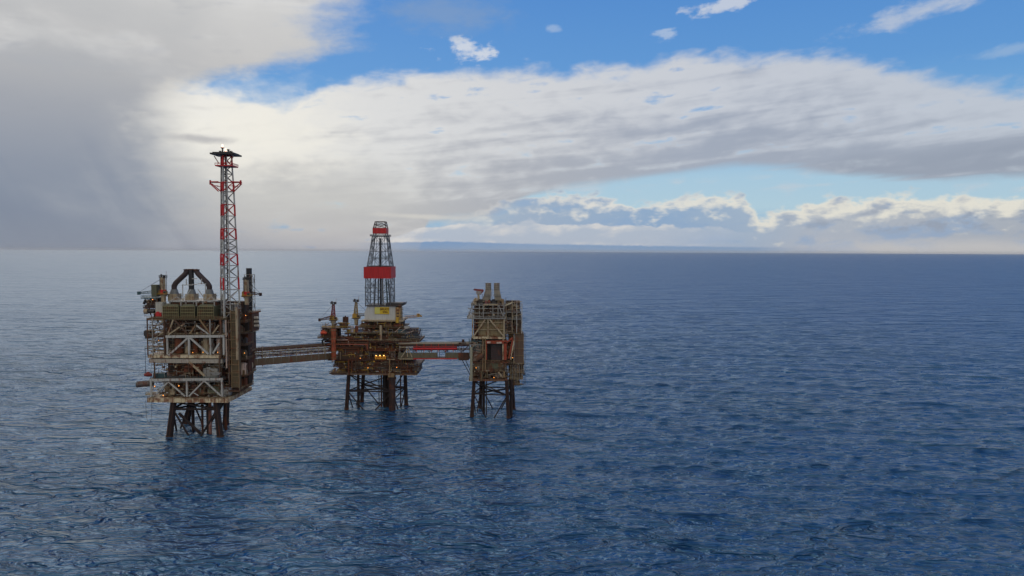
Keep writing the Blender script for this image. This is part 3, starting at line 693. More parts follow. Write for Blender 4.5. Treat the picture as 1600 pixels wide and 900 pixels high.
    eb(369, 385, 580, 492, 1, 14, DRUST)
    mo = eb(382, 396.5, 517, 490, -2, 12, BROWN); g = MB()
    for k in range(9): xx = FB.X(382) + k * .7; g.beam((xx, FB.Y - 2.1, FB.Z(517)), (xx, FB.Y - 2.1, FB.Z(491)), .14)
    g.build('rib', RUST, mo)
    deck(t, FB.X(370), FB.X(397.5), FB.Y - 3, FB.Y + 12, FB.Z(488), .8, RUST, 'fr')
    deck(t, FB.X(372), FB.X(394), FB.Y - 2, FB.Y + 12, FB.Z(518), .6, CREAM, 'fr')
    eb(388, 392, 552, 518, 0, 6, BROWN, 'column'); eb(383, 387, 552, 518, 2, 6, RUST, 'column')
    bay(t, FB.X(372), FB.X(391), FB.Y - 1.5, FB.Y + 12, FB.Z(548), FB.Z(520), 10, 5, 1, True, None, .5)
    deck(t, FB.X(372), FB.X(392), FB.Y - 2, FB.Y + 12, FB.Z(550), .7, DRUST, 'fr')
    bay(t, FB.X(370), FB.X(390), FB.Y - 1.5, FB.Y + 12, FB.Z(580), FB.Z(552), 8, 6, 1, True, None, .5)
    deck(t, FB.X(370), FB.X(389), FB.Y - 3, FB.Y + 12, FB.Z(582), .7, BROWN, 'fr')
    bay(t, FB.X(368), FB.X(386), FB.Y - 1.5, FB.Y + 12, FB.Z(598), FB.Z(583), 5, 5, 1, True, None, .5)
    deck(t, FB.X(366), FB.X(384), FB.Y - 3, FB.Y + 12, FB.Z(600), .7, CREAM, 'fr')
    bay(t, FB.X(360), FB.X(378), FB.Y - 2, FB.Y + 12, FB.Z(612), FB.Z(601), 3, 4, 1, True, None, .5)
    deck(t, FB.X(358), FB.X(379), FB.Y - 3, FB.Y + 12, FB.Z(613), .8, OFFW, 'r')
    for i in range(3):
        c = FB.P(377 + i * 1.5, 500 + i * 3, -3.5); member(t, c, c + Vector((0, 3, -6 - i)), .35, RUST, 'pipe')
    c = FB.P(377, 552, -4); MB().ball(c, 1.5, 12).tube(c, c + Vector((0, 3, 0)), .6).build('vessel', PINKW, t)
    # upper deck clutter
    bay(t, X(236), X(258), Y0 + 3, Y0 + 20, Z(497.3), Z(478), 4, 6, 1, True, None, .5)
    bay(t, X(335), X(370), Y0 + 6, Y0 + 24, Z(497.3), Z(474), 8, 7, 2, True, [OLIVE, DARK, GREY, BROWN, CREAM], .5)
    c = P(248, 497, 1.5); MB().box(c.x - 2.2, c.x + 2, c.y, c.y + 5, c.z, Z(474)).box(c.x - 2.4, c.x + 2.2, c.y - .1, c.y + 5.2, Z(474), Z(473)).build('equipment', mat('pale_shelter', (178, 180, 170), .6, .1), t)
    c = P(248, 494, .6); MB().box(c.x - 1.8, c.x + 1.6, c.y, c.y + 1, c.z - .5, c.z + 2).box(c.x - 1.2, c.x + .6, c.y - .2, c.y, c.z, c.z + 2.6).build('equipment', RED, t)
    # west overhang near the top
    deck(t, X(221), X(243), Y0 + 3, Y0 + 14, Z(481), .6, DRUST, 'fl', DARK)
    bay(t, X(223), X(240), Y0 + 4, Y0 + 13, Z(481), Z(468), 6, 6, 0, True, [DARK, DRUST, DRED, GREY], .5)
    deck(t, X(218), X(241), Y0 + 3, Y0 + 14, Z(466), .6, TEAL, 'fl', TEAL)
    c = P(238, 465, 4); MB().box(c.x - 2, c.x + 1.2, c.y, c.y + 4, c.z, c.z + 7.5).build('equipment', OLGR, t)
    for a, b in (((222, 466), (232, 490)), ((227, 466), (233, 500)), ((224, 481), (232, 494)), ((240, 466), (233, 480))): tr(a, b, .45, DRUST, 4)
    c = P(226, 487.5, 4); MB().tube(c + Vector((-1.6, 0, 0)), c + Vector((.5, 0, 0)), 1.7, n=14).build('drum', CREAM, t); MB().tube(c, c + Vector((4.5, 0, 0)), 1.2, n=12).build('drum', DARK, t)
    MB().tube(P(224, 470, 4), P(221, 476, 4), .9, n=8).build('equipment', BLACK, t)
    c = P(228, 529, 3); MB().box(c.x - 2.2, c.x + 1.2, c.y, c.y + 5, c.z, c.z + 4.6).tube((c.x - 2.8, c.y + 1, c.z + 1), (c.x - 2.8, c.y + 1, c.z + 4), .5).build('equipment', DARK, t)
    MB().rail([P(223, 515, 3), P(230, 515, 3)], 1.2, 1, .14).build('railing', DARK, t)
    deck(t, X(224), X(231), Y0 + 2, Y0 + 10, Z(529), .4, DRUST, None); deck(t, X(225), X(232), Y0 + 1, Y0 + 8, Z(545), .4, TEAL, 'f', TEAL)
    deck(t, X(224), X(234), Y0 + 1, Y0 + 9, Z(617), .5, CREAM, 'fl')
    # ribbed grey discharge boom sticking out west
    g = MB(); a, b = P(206, 603.5, 5), P(230, 601.5, 5); g.tube(a, b, 1.7, n=14)
    for k in range(10): q = a.lerp(b, k / 9); g.tube(q, q + Vector((.25, 0, 0)), 1.95, n=14)
    g.build('outrigger', mat('ribbed_grey_steel', (108, 100, 98), .7, .3), t)
    # hanging hose loop
    g = MB(); pts = [P(227, 625, -1)] + [P(227 + 9 * (1 - math.cos(a)) / 2, 640 + 21 * math.sin(a), -1) for a in [k * math.pi / 8 for k in range(9)]] + [P(236.5, 625, -1)]; g.path(pts, .11, 5); g.build('hose', BLACK, t)
    g = MB(); g.path([P(226.5, 545, 0), P(226.5, 585, 0)], .14, 5); g.build('hose', BLACK, t)
    for x, v in ((239, 605), (277, 604), (252, 619), (247, 533), (381, 552), (239, 469), (384, 493), (316, 551), (300, 551.5), (339, 551)): lamp(t, P(x, v, 1.0), .32 if v < 600 else .45)
    clutter(t, [(X(230), X(352), Z(622), Z(596), Y0 + .6, 4), (X(232), X(346), Z(592), Z(566), Y0 + 1, 5), (X(232), X(346), Z(554), Z(528), Y0 + 2, 4), (X(231), X(350), Z(523), Z(499), Y0 + .8, 5), (X(231), X(258), Z(555), Z(499), Y0 + .3, 3), (X(335), X(352), Z(560), Z(499), Y0 + .6, 3), (X(352), X(359), Z(608), Z(500), Y0 + 2, 5)], 900, 3)
    clutter(t, [(FB.X(371), FB.X(385), FB.Z(606), FB.Z(490), FB.Y - 3, 2.5), (FB.X(380), FB.X(392), FB.Z(580), FB.Z(520), FB.Y - 2.5, 2), (X(262), X(334), Z(478), Z(471), Y0 + 3, 3), (X(336), X(372), Z(497), Z(472), Y0 + 5, 4), (X(222), X(242), Z(497), Z(467), Y0 + 3, 3)], 380, 4)
    # things standing on it -------------------------------------------------
    # exhaust stacks
    YS = Y0 + 12; FS = Fr(YS, 300, 440)
    def stack(cx, shape, label):
        s_ = thing('exhaust_stack', label, 'exhaust stack', (FS.X(cx), YS, FS.Z(470)), 'bent exhaust stacks on the tallest platform')
        MB().box(FS.X(cx - 6.5), FS.X(cx + 6.5), YS - 3, YS + 4, FS.Z(470), FS.Z(459)).box(FS.X(cx - 7.5), FS.X(cx + 7.5), YS - 3.3, YS + 4.3, FS.Z(463), FS.Z(462)).build('base_housing', CREAM, s_)
        MB().tube((FS.X(cx), YS, FS.Z(459)), (FS.X(cx), YS, FS.Z(452)), 2.7, 1.9, n=12).build('hood', mat('pale_lagging', (112, 120, 124), .5, .15), s_)
        MB().path([FS.P(*q) for q in shape], 1.6, 16).build('flue', BLACK if cx == 299 else mat('heat_browned_flue', (62, 50, 52), .6, .1), s_)
        e = FS.P(*shape[-1]); MB().tube(e - Vector((0, 0, .5)), e + Vector((0, 0, .1)), 1.85, n=16).build('rim', DRUST, s_)
    stack(272, [(272, 452), (272, 447), (275, 442), (290, 428), (292, 424), (292, 421)], 'dark exhaust flue bending up to the right, nearest the left crane')
    stack(299, [(299, 452), (299, 420.5)], 'straight dark exhaust flue standing between the two bent ones')
    stack(327, [(327, 452), (327, 447), (324, 442), (310, 428), (307.5, 424), (307.5, 421)], 'dark exhaust flue bending up to the left, beside the flare tower')
    # chimney with its cage
    FC = Fr(Y0 + 24, 390, 450); cz = FC.Z(488)
    ch = thing('vent_chimney', 'black vertical chimney in a pale lattice frame at the right edge of the tallest platform', 'chimney', (FC.X(389.5), FC.Y, cz))
    MB().tube((FC.X(389.5), FC.Y, cz), (FC.X(389.5), FC.Y, FC.Z(419)), 1.75, n=16).build('flue', BLACK, ch)
    g = MB(); xa, xb = FC.X(384.5), FC.X(396); lo = [(xa, FC.Y - 2.3, cz), (xb, FC.Y - 2.3, cz), (xb, FC.Y + 2.3, cz), (xa, FC.Y + 2.3, cz)]; hi_ = [(p[0], p[1], FC.Z(429)) for p in lo]
    lattice(g, lo, hi_, 6, .16, .2, False); [g.tube(p, q, .22, n=6) for p, q in zip(lo, hi_)]; g.build('frame', mat('pale_lattice', (160, 162, 156), .5, .2), ch)
    # cranes
    crane((X(248), Y0 + 7, Z(475)), 'yellow brown crane with a white drum mast at the left edge of the tallest platform', 'pedestal cranes', (250, -.5, 12, TEAL), 'drum', 7.5, mat('ochre_paint', (150, 112, 52), .6, .3))
    crane((X(373), Y0 + 14, Fr(Y0 + 14, 373, 480).Z(476)), 'ochre crane with a white drum mast between the flare tower and the black chimney', 'pedestal cranes', (25, -1, 10, DRUST), 'drum', 7.5, MATS['ochre_paint'])
    # white life raft drums on the east side
    c = FB.P(399.5, 511, 2)
    for i, (nm) in enumerate(('lowest', 'middle', 'topmost')):
        z = FB.Z(511.5 - i * 6.2); b = (FB.X(397.5), FB.Y + 2, z)
        g = MB().tube((b[0] - .5, b[1], z + .9), (b[0] + 2.4 - i * .3, b[1], z + .9), 1.0, n=14).ball((b[0] + 2.4 - i * .3, b[1], z + .9), 1.0, 14, (.5, 1, 1)).build('life_raft_drum', mat('stained_white_drum', (200, 196, 182), .5, .2), None, b)
        tag(g, nm + ' of the three white drums stacked on the right side of the tallest platform', 'drum', 'white drums on the tallest platform')
        MB().box(b[0] - 1, b[0] + 2.4, b[1] - .9, b[1] + .9, z - .35, z - .05).build('cradle', DARK, g, b)
    lifeboat(P(227.5, 587, 2), 5.0, DRED, 'dark red lifeboat hanging at the left edge of the tallest platform')
    container(X(236), Y0 + 1.6, Z(592), 7.2, 2.6, 3.1, TEAL, 'dark green container on the open lower deck of the tallest platform')
    # flare tower ------------------------------------------------------------
    YT = Y0 + 5; FT = Fr(YT, 350, 370)
    f = thing('flare_tower', 'tall red and white lattice flare tower with a black top platform', 'tower', (FT.X(351), YT, FT.Z(498)))
    prof = [(498, 337, 366), (453, 337.2, 365.2), (434, 337.5, 364.8), (415, 338, 364.5), (397, 338.8, 364), (374, 339.6, 363.3), (357, 340.4, 362.9), (337, 341.3, 362.6), (319, 341.8, 362.3), (299, 342.2, 361.8), (284, 342.7, 361.4), (258, 344, 360.5), (243, 344.4, 360.2)]
    def ring(v, a, b):
        xa, xb = FT.X(a), FT.X(b); w = xb - xa; z = FT.Z(v); return [Vector((xa, YT + w * .55, z)), Vector((xa + w * .44, YT - w * .15, z)), Vector((xb, YT + w * .6, z))]
    REDB = {(453, 434), (415, 397), (374, 357), (337, 319), (299, 284), (258, 243)}
    for i in range(len(prof) - 1):
        a, b = ring(*prof[i]), ring(*prof[i + 1]); red = (prof[i][0], prof[i + 1][0]) in REDB
        for p, q in zip(a, b): MB().tube(p, q, .58 if red else .5, n=8).build('leg', RED if red else WHITE, f)
        g = MB(); lattice(g, a, b, 2 if prof[i][0] - prof[i + 1][0] > 22 else 1, .24, .3, True); g.build('bracing', RED if red and i > 2 else (GREY if i > 1 else WHITE), f)
    a = ring(*prof[0]); fz = FT.Z(545)
    MB().tube(a[1], a[1] + Vector((0, 0, fz - a[1].z)), .9, n=10).build('leg', mat('pale_blue_white', (176, 188, 194), .5, .1), f)
    for p, q in ((a[0], a[1]), (a[1], a[2]), (a[0], a[2])): MB().tube(p, q, .55, n=8).build('strut', WHITE, f)
    MB().tube(a[2], a[1] + Vector((1, 0, -10.5)), .55, n=8).build('strut', WHITE, f); MB().tube(a[0], a[1] + Vector((-.5, 0, -10.5)), .4, n=8).build('strut', GREY, f)
    for k, (ox, oy) in enumerate(((.38, .3), (.55, .35), (.68, .3))):
        b0, b1 = prof[0], prof[-1]; p = Vector((FT.X(b0[1] + (b0[2] - b0[1]) * ox), YT + 4 * oy, FT.Z(500))); q = Vector((FT.X(b1[1] + (b1[2] - b1[1]) * ox), YT + 3 * oy, FT.Z(240)))
        MB().tube(p, q, .42, n=8).build('riser', [mat('pale_blue_white', (176, 188, 194)), DARK, WHITE][k], f)
    z = FT.Z(260); c = ring(258, 344, 360.5)
    g = MB().box(FT.X(340), FT.X(366.5), YT - 2, YT + 7.5, z, z + .7).rail([(FT.X(340), YT - 2, z + .7), (FT.X(366.5), YT - 2, z + .7), (FT.X(366.5), YT + 7.5, z + .7)], 1.2, 1.5, .18); g.build('platform', RED, f)
    z = FT.Z(242); g = MB().box(FT.X(334), FT.X(371), YT - 3.5, YT + 9, z, z + .9).box(FT.X(337), FT.X(368), YT - 2.5, YT + 8, z + .9, z + 1.5)
    g.build('heat_shield', BLACK, f)
    for p, q in (((344.5, 256), (337, 244)), ((360.3, 256), (367, 244))): MB().tube(FT.P(*p), FT.P(*q), .3, n=6).build('strut', PINKW, f)
    for x, zz in ((348, 229), (357, 232), (353, 235.5), (345, 234.5), (361, 234.5)):
        g = MB().tube(FT.P(x, 241, 2), FT.P(x, zz + 2, 2), .45, n=8); p = FT.P(x, zz + 2, 2)
        for k in range(6): g.tube(p - Vector((0, 0, .6)), p + Vector((math.cos(k * 1.05) * 1.1, math.sin(k * 1.05) * 1.1, .5)), .17, n=5)
        g.tube(p, p + Vector((0, 0, .6)), .35, .55, n=8)
        bt_ = g.build('burner', DARK, f)
        if x in (348, 353): MB().ball(p + Vector((0, 0, 1.5)), .8, 10, (.7, .7, 1.3)).build('flame', FLAME, bt_)
    for sx, c0, tipx in ((-1, 342.6, 328), (1, 361.5, 375.5)):
        g = MB()
        for dy in (0.0, 4.5):
            g.tube(FT.P(c0, 284, dy), FT.P(tipx, 284, dy * .6 + 1), .38, n=6); g.tube(FT.P(c0, 299, dy), FT.P(tipx, 286, dy * .6 + 1), .34, n=6); g.tube(FT.P(c0, 290.5, dy), FT.P((c0 + tipx) / 2, 290, dy), .22, n=5)
        g.tube(FT.P(tipx, 288, 2), FT.P(tipx, 281, 2), .55, n=8)
        g.build('outrigger_arm', RED, f)
left_platform()

# ================================================================ bridges
def bridge(name_label, A, B, h, w, n, posts, panel_m, chord_m, pipe_ms, rail_m, gap=None, red=None):
    A, B = Vector(A), Vector(B); t = thing('link_bridge', name_label, 'bridge', A, 'bridges linking the platforms'); d = B - A; u = Vector((0, 0, 1)); nr = Vector((d.y, -d.x, 0)).normalized() * w
    if nr.y > 0: nr = -nr
    # nr points to the viewer's side
    MB().beam(A + u * .2 + nr * -.5, B + u * .2 + nr * -.5, w * 2.0 * .5 + 2.0, .4).build('deck', DRUST, t)
    for s_ in (0, 1):
        o = nr * (1 - 2 * s_) * .5
        for z in (0, h): MB().beam(A + o + u * z, B + o + u * z, .45, .6).build('chord', chord_m if z == 0 else BROWN, t)
        for i in range(n + 1):
            p = A + d * i / n + o; MB().beam(p, p + u * h, .3, .3).build('post', posts, t)
        for i in range(n):
            p = A + d * i / n + o; q = A + d * (i + 1) / n + o
            if i % 2: MB().tube(p + u * h, q + u * (h * .45), .18, n=6).build('brace', posts, t)
            else: MB().tube(p + u * (h * .45), q + u * h, .18, n=6).build('brace', posts, t)
    for i in range(n):
        if gap is not None and i == gap: continue
        p = A + d * (i + .02) / n + nr * .56; q = A + d * (i + .98) / n + nr * .56
        MB().beam(p + u * (h * .22), q + u * (h * .22), .12, h * .42).build('side_panel', panel_m, t)
        g = MB()
        for k in range(1, 5): c = p.lerp(q, k / 5) + nr.normalized() * .08; g.beam(c + u * .1, c + u * h * .43, .08)
        g.build('rib', panel_m, t)
    for k, (m_, z, r, o) in enumerate(pipe_ms): MB().tube(A + u * h * z + nr * o, B + u * h * z + nr * o, r, n=8).build('pipe', m_, t)
    MB().rail([A + u * h + nr * .5, B + u * h + nr * .5], 1.4, 1.8, .13).rail([A + u * h - nr * .5, B + u * h - nr * .5], 1.4, 1.8, .13).build('railing', rail_m, t)
    if red:
        a, b = A + d * red[0], A + d * red[1]
        MB().tube(a + u * h * .84 + nr * .6, b + u * h * .84 + nr * .6, .6).build('pipe', DRED, t); MB().tube(a + u * h * .7 + nr * .6, b + u * h * .7 + nr * .6, .75).build('pipe', RED, t)
        MB().beam(a + u * -.1 + nr * .6, b + u * -.1 + nr * .6, .5, .7).build('chord', RED, t)
        for k in range(6): c = a.lerp(b, (k + .5) / 6) + nr * .68; MB().beam(c + u * h * .5, c + u * (h + .6), .35).build('post', mat('orange_red_post', (196, 66, 42), .5, .1), t)
    return t
pA, pB = pt(386, 571, 446), pt(517, 560, 492)
lb = bridge('long brown footbridge carrying pipes between the tallest platform and the derrick platform', pA, pB, 10.2, 4.5, 11, CREAM, mat('brown_cladding', (104, 90, 70), .7, .35), BROWN,
    [(RUST, .92, .35, .3), (BROWN, .8, .4, .35), (CREAM, .7, .3, .4), (DRUST, .6, .45, .3), (RUST, .52, .3, .45), (CREAM, .85, .22, .62), (DRUST, 1.05, .4, 0), (BROWN, 1.08, .3, -.3), (OLIVE, 1.02, .5, .2)], BROWN)
for k in (.19, .93): p = pA.lerp(pB, k) + Vector((0, -3, 0)); MB().beam(p + Vector((0, 0, -1.2)), p + Vector((0, 0, 12.5)), .4).build('post', CREAM, lb)
qA, qB = pt(624, 559.5, 489), pt(735, 559.5, 477)
rb = bridge('short footbridge with red pipes between the derrick platform and the rightmost platform', qA, qB, 10.0, 4.2, 9, BROWN, mat('grey_green_cladding', (100, 98, 80), .6, .25, grime=.5), CREAM,
    [(DRUST, .9, .4, .3), (BROWN, .72, .3, .4), (BROWN, .62, .35, .4), (CREAM, 1.04, .5, .1), (GREY, 1.1, .4, -.3), (OLIVE, 1.0, .5, .4)], GREY, 5, (.22, .83))
g = MB().beam(qA.lerp(qB, .84) + Vector((0, -2.8, 1.6)), qA.lerp(qB, .98) + Vector((0, -2.8, 1.6)), .6, 5.5); g.build('side_panel', DRUST, rb)
p = qA.lerp(qB, .9) + Vector((0, 0, 10.2)); MB().tube(p, p + Vector((0, 0, 3)), .9, n=10).box(p.x - 3, p.x + 2, p.y - 2, p.y + 1, p.z, p.z + 1).build('equipment', DRUST, rb)
for k in (0, 1.2): MB().tube(qB + Vector((-6 + k * 2, -1, -.5)), qB + Vector((1 + k, -1, -14)), .28, n=6).build('strut', DARK, rb)

# ================================================================ the middle platform
def mid_platform():
    Y0 = 488.0; F = Fr(Y0, 585, 540); X, Z, P = F.X, F.Z, F.P; YB = Y0 + 30
    def sea(px, v): d = ray(px, v); k = -H / d.z; return Vector((d.x * k, d.y * k, 0))
    t = thing('drilling_platform', 'dark brown middle platform standing on slim legs under the drilling derrick', 'platform', (X(585), Y0 + 14, 0))
    zt = Z(584); L = []
    for px, v, tp in ((541, 640, 544.5), (613, 641, 612.5), (635, 633, 632.5), (565, 628.5, 568)):
        f = sea(px, v); tpp = pt(tp, 500, f.y); L.append(((tpp.x, f.y, zt), (f.x - (f.x * 0), f.y, -3)))
    cds = [(X(x), Y0 + dy, r, m) for x, dy, r, m in ((590.5, 12, .6, DRUST), (593.5, 14, .8, LEGM), (597, 11, 1.0, LEGM), (599, 15, .8, DRUST), (602, 12, .9, LEGM), (605, 15, .8, LEGM), (594, 18, .8, LEGM), (599, 19, .8, DRUST), (585, 16, .35, DARK), (606.5, 10, .5, DRUST), (554.5, 10, 1.0, LEGM), (608.5, 8, 1.3, LEGM), (620, 16, .5, DRUST))]
    jacket(t, L, zt, Z(613), cds, 1.5)
    MB().tube((L[1][0][0], L[1][0][1], zt), (L[1][1][0], L[1][1][1], -3), 2.4, n=14).build('leg', mat('wet_brown_steel', (48, 32, 32), .6, .3), t)
    # decks
    deck(t, X(517), X(651), Y0 + 1, YB, Z(584), 1.2, mat('pale_edge_girder', (124, 106, 90), .7, .4), 'f', BROWN)
    deck(t, X(515), X(540), Y0 - 1, Y0 + 12, Z(583), .7, BROWN, 'fl', TAN)
    deck(t, X(520), X(655), Y0, YB, Z(572), .7, BROWN, 'fr', BROWN)
    deck(t, X(512), X(628), Y0, YB, Z(561.5), 1.0, DRUST, 'f', BROWN)
    deck(t, X(512), X(627), Y0 + .3, YB, Z(547), .7, RUST, 'f', RUST)
    deck(t, X(507), X(655), Y0 + .2, YB, Z(533), 1.0, DRUST, 'fr', CREAM)
    deck(t, X(538), X(640), Y0 + 2, YB, Z(521), .7, OLIVE, 'f', GREY)
    deck(t, X(555), X(630), Y0 + 5, YB, Z(512), .7, OLIVE, 'f', TAN)
    bay(t, X(520), X(652), Y0 + 1, YB, Z(584), Z(573.5), 12, 15, 4, True, [RUST, BROWN, DRUST, BROWN, TAN, RUST], .5)
    bay(t, X(518), X(642), Y0 + 1, YB, Z(572), Z(563), 12, 14, 3, True, [RUST, BROWN, DRUST, DRUST, OLIVE], .5)
    bay(t, X(556), X(625), Y0 + 1, YB, Z(561.5), Z(548.5), 8, 8, 2, True, [DRUST, DARK, BROWN, GREY], .5)
    bay(t, X(512), X(626), Y0 + 1, YB, Z(547), Z(535), 8, 8, 1, True, [DRUST, DARK, RUST], .5)
    bay(t, X(538), X(638), Y0 + 2.5, YB, Z(533), Z(522.5), 12, 11, 3, True, [OLIVE, GREY, CREAM, TEAL, DARK, BROWN], .5)
    bay(t, X(560), X(628), Y0 + 5.5, YB, Z(521), Z(513.5), 8, 9, 2, True, [OLIVE, GREY, CREAM, RUST, DARK], .5)
    bay(t, X(560), X(624), Y0 + 6, YB, Z(512), Z(504), 5, 8, 1, True, [DRED, DRED, BROWN, TAN], .5)
    # slatted cladding left half
    w = MB().box(X(528), X(566), Y0 + .6, Y0 + 4, Z(561), Z(543)).build('cladding', mat('dark_olive_cladding', (70, 62, 50), .8, .3), t); g = MB()
    for k in range(12): z = Z(561) + (Z(543) - Z(561)) * k / 12; g.beam((X(528), Y0 + .5, z), (X(566), Y0 + .5, z), .22)
    g.build('slat', BROWN, w)
    for v, a, b, m in ((527, 512, 552, RUST), (529.5, 514, 560, DRUST), (532, 512, 575, RUST), (535.5, 516, 576, BROWN), (538, 512, 574, mat('pale_red_pipe', (168, 96, 76), .6, .3)), (541, 516, 572, DRUST), (531, 516, 545, PINKW), (544, 514, 560, RUST)):
        MB().path([P(a, v, -1), P(b, v, -1), P(b, v + 8, -.6)], .38, 8).build('pipe', m, t)
    for x, va, vb, m, w_ in ((532, 550, 562, CREAM, .4), (545, 562, 583, RUST, .7), (550, 564, 582, RUST, .5), (556, 562, 583, BROWN, .6), (609, 561, 584, TAN, .9), (625, 540, 561, GREY, .6), (595.5, 508, 531, CREAM, 1.4), (627, 561, 584, BROWN, .4), (637, 566, 582, RUST, .5), (651, 532, 541, CREAM, .4)):
        MB().beam(P(x, va, -.8), P(x, vb, -.8), w_).build('column', m, t)
    MB().beam(P(605, 561, -.8), P(617, 561, -.8), .5).build('truss_member', CREAM, t)
    c = P(611, 585, -.6); MB().box(c.x - 2, c.x + 2.4, c.y - 1, c.y + 2, c.z - 1.8, c.z + 1).build('equipment', TAN, t)
    c = P(604, 594, 6); MB().box(c.x, c.x + 6, c.y - 5, c.y, c.z, c.z + 1.4).build('equipment', DRUST, t)
    # white triangulated piece by the bridge landing
    for a, b in (((628, 557), (638, 543)), ((638, 543), (638, 556)), ((639, 543), (645, 557)), ((626, 541), (648, 541)), ((626, 559.5), (648, 559.5))): MB().beam(P(*a, -3.6), P(*b, -3.6), .55).build('truss_member', CREAM, t)
    # outboard netted deck on the right
    deck(t, X(627), X(655), Y0 + 2, Y0 + 16, Z(528), .6, DARK, 'fr', GREY)
    bay(t, X(631), X(651), Y0 + 3, Y0 + 15, Z(527.6), Z(515), 6, 8, 0, True, [TEAL, DARK, BROWN, DARK], .5)
    g = MB()
    for k in range(15): x = X(632) + k * .8; g.beam((x, Y0 + 2, Z(528)), (x + (k * .12), Y0 + 2, Z(513) - .4 * math.sin(k)), .22)
    for v in (514.5, 518, 523): g.beam(P(632, v, 2), P(657, v - .5, 2), .25)
    g.build('frame', mat('blue_grey_frame', (72, 82, 98), .6, .1), t)
    for a, b in (((650, 531), (657, 514)), ((646, 531), (655, 520))): MB().beam(P(*a, 4), P(*b, 4), .5).build('brace', DARK, t)
    for a, b in (((617, 519), (625, 511)), ((626, 519), (634, 513)), ((634, 521), (646, 517))): MB().beam(P(*a, 1), P(*b, 1), .35).build('brace', PINKW, t)
    # orange caisson under the left crane, red tanks
    MB().tube(P(523, 561, -3), P(523, 514, -3), 1.7, n=16).build('caisson', mat('orange_rust_caisson', (176, 86, 56), .6, .5), t)
    g = MB();
    for v in (515, 528, 548, 558): g.tube(P(523, v, -3), P(523, v + 1, -3), 2.2, n=16)
    g.build('collar', TAN, t); MB().tube(P(523, 563, -3), P(522, 562, -3), 1.8, n=12).build('collar', PINKW, t)
    deck(t, X(498), X(530), Y0 - 3, Y0 + 12, Z(527), .7, BROWN, 'fl', BROWN)
    bay(t, X(500), X(529), Y0 - 2, Y0 + 10, Z(526.5), Z(512), 7, 9, 1, True, [DRUST, DARK, BROWN, OLIVE, DRED], .5)
    deck(t, X(504), X(545), Y0 - 2, Y0 + 12, Z(512), .5, BROWN, 'fl', YELLOW)
    MB().path([P(506, 540, -2), P(505, 532, -2), P(509, 529.5, -2), P(514, 531, -2)], .7, 8).build('pipe', BLACK, t)
    c = P(535, 511, 0); MB().box(c.x - 2, c.x + 3, c.y, c.y + 4, c.z, c.z + 3).build('equipment', OLIVE, t)
    c = P(538, 503, 4); MB().box(c.x - 2, c.x + 1.5, c.y, c.y + 3, c.z - 3, c.z + 3).tube(c, c + Vector((0, 0, 4)), .5).build('equipment', DRUST, t)
    clutter(t, [(X(520), X(652), Z(584), Z(562), Y0 + .2, 3), (X(514), X(626), Z(561), Z(534), Y0 + .2, 3), (X(540), X(640), Z(533), Z(513), Y0 + 1.5, 4), (X(560), X(628), Z(512), Z(502), Y0 + 4.5, 3), (X(502), X(545), Z(530), Z(504), Y0 - 2.5, 4), (X(630), X(655), Z(531), Z(514), Y0 + 2, 4), (X(517), X(540), Z(583), Z(574), Y0 - 1, 2), (X(640), X(655), Z(578), Z(566), Y0 + 1, 3)], 1000, 8, [RUST, CREAM, GREY, DRUST, RUST, BROWN, DARK, YELLOW])
    # containers and tanks standing on deck
    z1 = Z(521) + .004; z2 = Z(533) + .004
    container(X(541), Y0 - 1.6 + 4, z1, 6, 2.4, 2.6, YELLOW, 'yellow container beside the left crane of the derrick platform')
    container(X(553), Y0 + 2.6, z1, 5.4, 2.4, 2.6, BLUE, 'blue grey container on deck just left of the pale derrick column')
    container(X(621), Y0 + 2.6, z1, 6, 2.4, 2.6, TEAL, 'blue green container right of the derrick column by the dark netted deck')
    container(X(631), Y0 + 2.7, z1 + 2.62, 3.6, 2.4, 2.4, WHITE, 'small white container beside the dark netted deck')
    for x, m, l in ((549, mat('pale_tank', (176, 172, 178), .5, .1), 'pale mauve upright tank left of the white drill floor house'), (556, RUST, 'rusty upright tank left of the white drill floor house')):
        p = P(x, 519, 3); p.z = z1; g = MB().tube(p + Vector((0, 0, .5)), p + Vector((0, 0, 4.6)), 1.3, n=14).ball(p + Vector((0, 0, 4.6)), 1.3, 14, (1, 1, .5))
        g = g.build('storage_tank', m, None, p); tag(g, l, 'tank', 'tanks on the derrick platform')
        q = MB()
        for k in range(4): q.tube(p + Vector((math.cos(k * 1.57) * 1.1, math.sin(k * 1.57) * 1.1, 0)), p + Vector((math.cos(k * 1.57) * 1.1, math.sin(k * 1.57) * 1.1, 1)), .12, n=5)
        q.build('leg', DARK, g, p)
    lifeboat(P(508.5, 519.5, -4.5), 4.6, mat('lifeboat_orange', (206, 76, 44), .45, .02), 'orange lifeboat at the left end of the derrick platform')
    # drill floor house
    h = thing('drill_floor_house', 'white box shaped house carrying the yellow name board under the derrick', 'building', (X(592), Y0 + 16, Z(503)))
    x0, x1 = X(568.5), X(616); zb_, zt_ = Z(501), Z(479.5)
    MB().add([(x0 - .6, Y0 + 6, zb_), (x1, Y0 + 6, zb_), (x1, Y0 + 26, zb_), (x0 - .6, Y0 + 26, zb_), (x0 + 1.4, Y0 + 6, zt_), (x1, Y0 + 6, zt_), (x1, Y0 + 26, zt_), (x0 + 1.4, Y0 + 26, zt_), (x0 - .6, Y0 + 6, zb_ + 5.5), (x0 - .6, Y0 + 26, zb_ + 5.5)],
             [(0, 1, 5, 4, 8), (1, 2, 6, 5), (2, 3, 9, 7, 6), (0, 8, 9, 3), (8, 4, 7, 9), (4, 5, 6, 7), (0, 3, 2, 1)]).build('wall', mat('house_white', (196, 200, 198), .5, .04, grime=.25), h)
    g = MB()
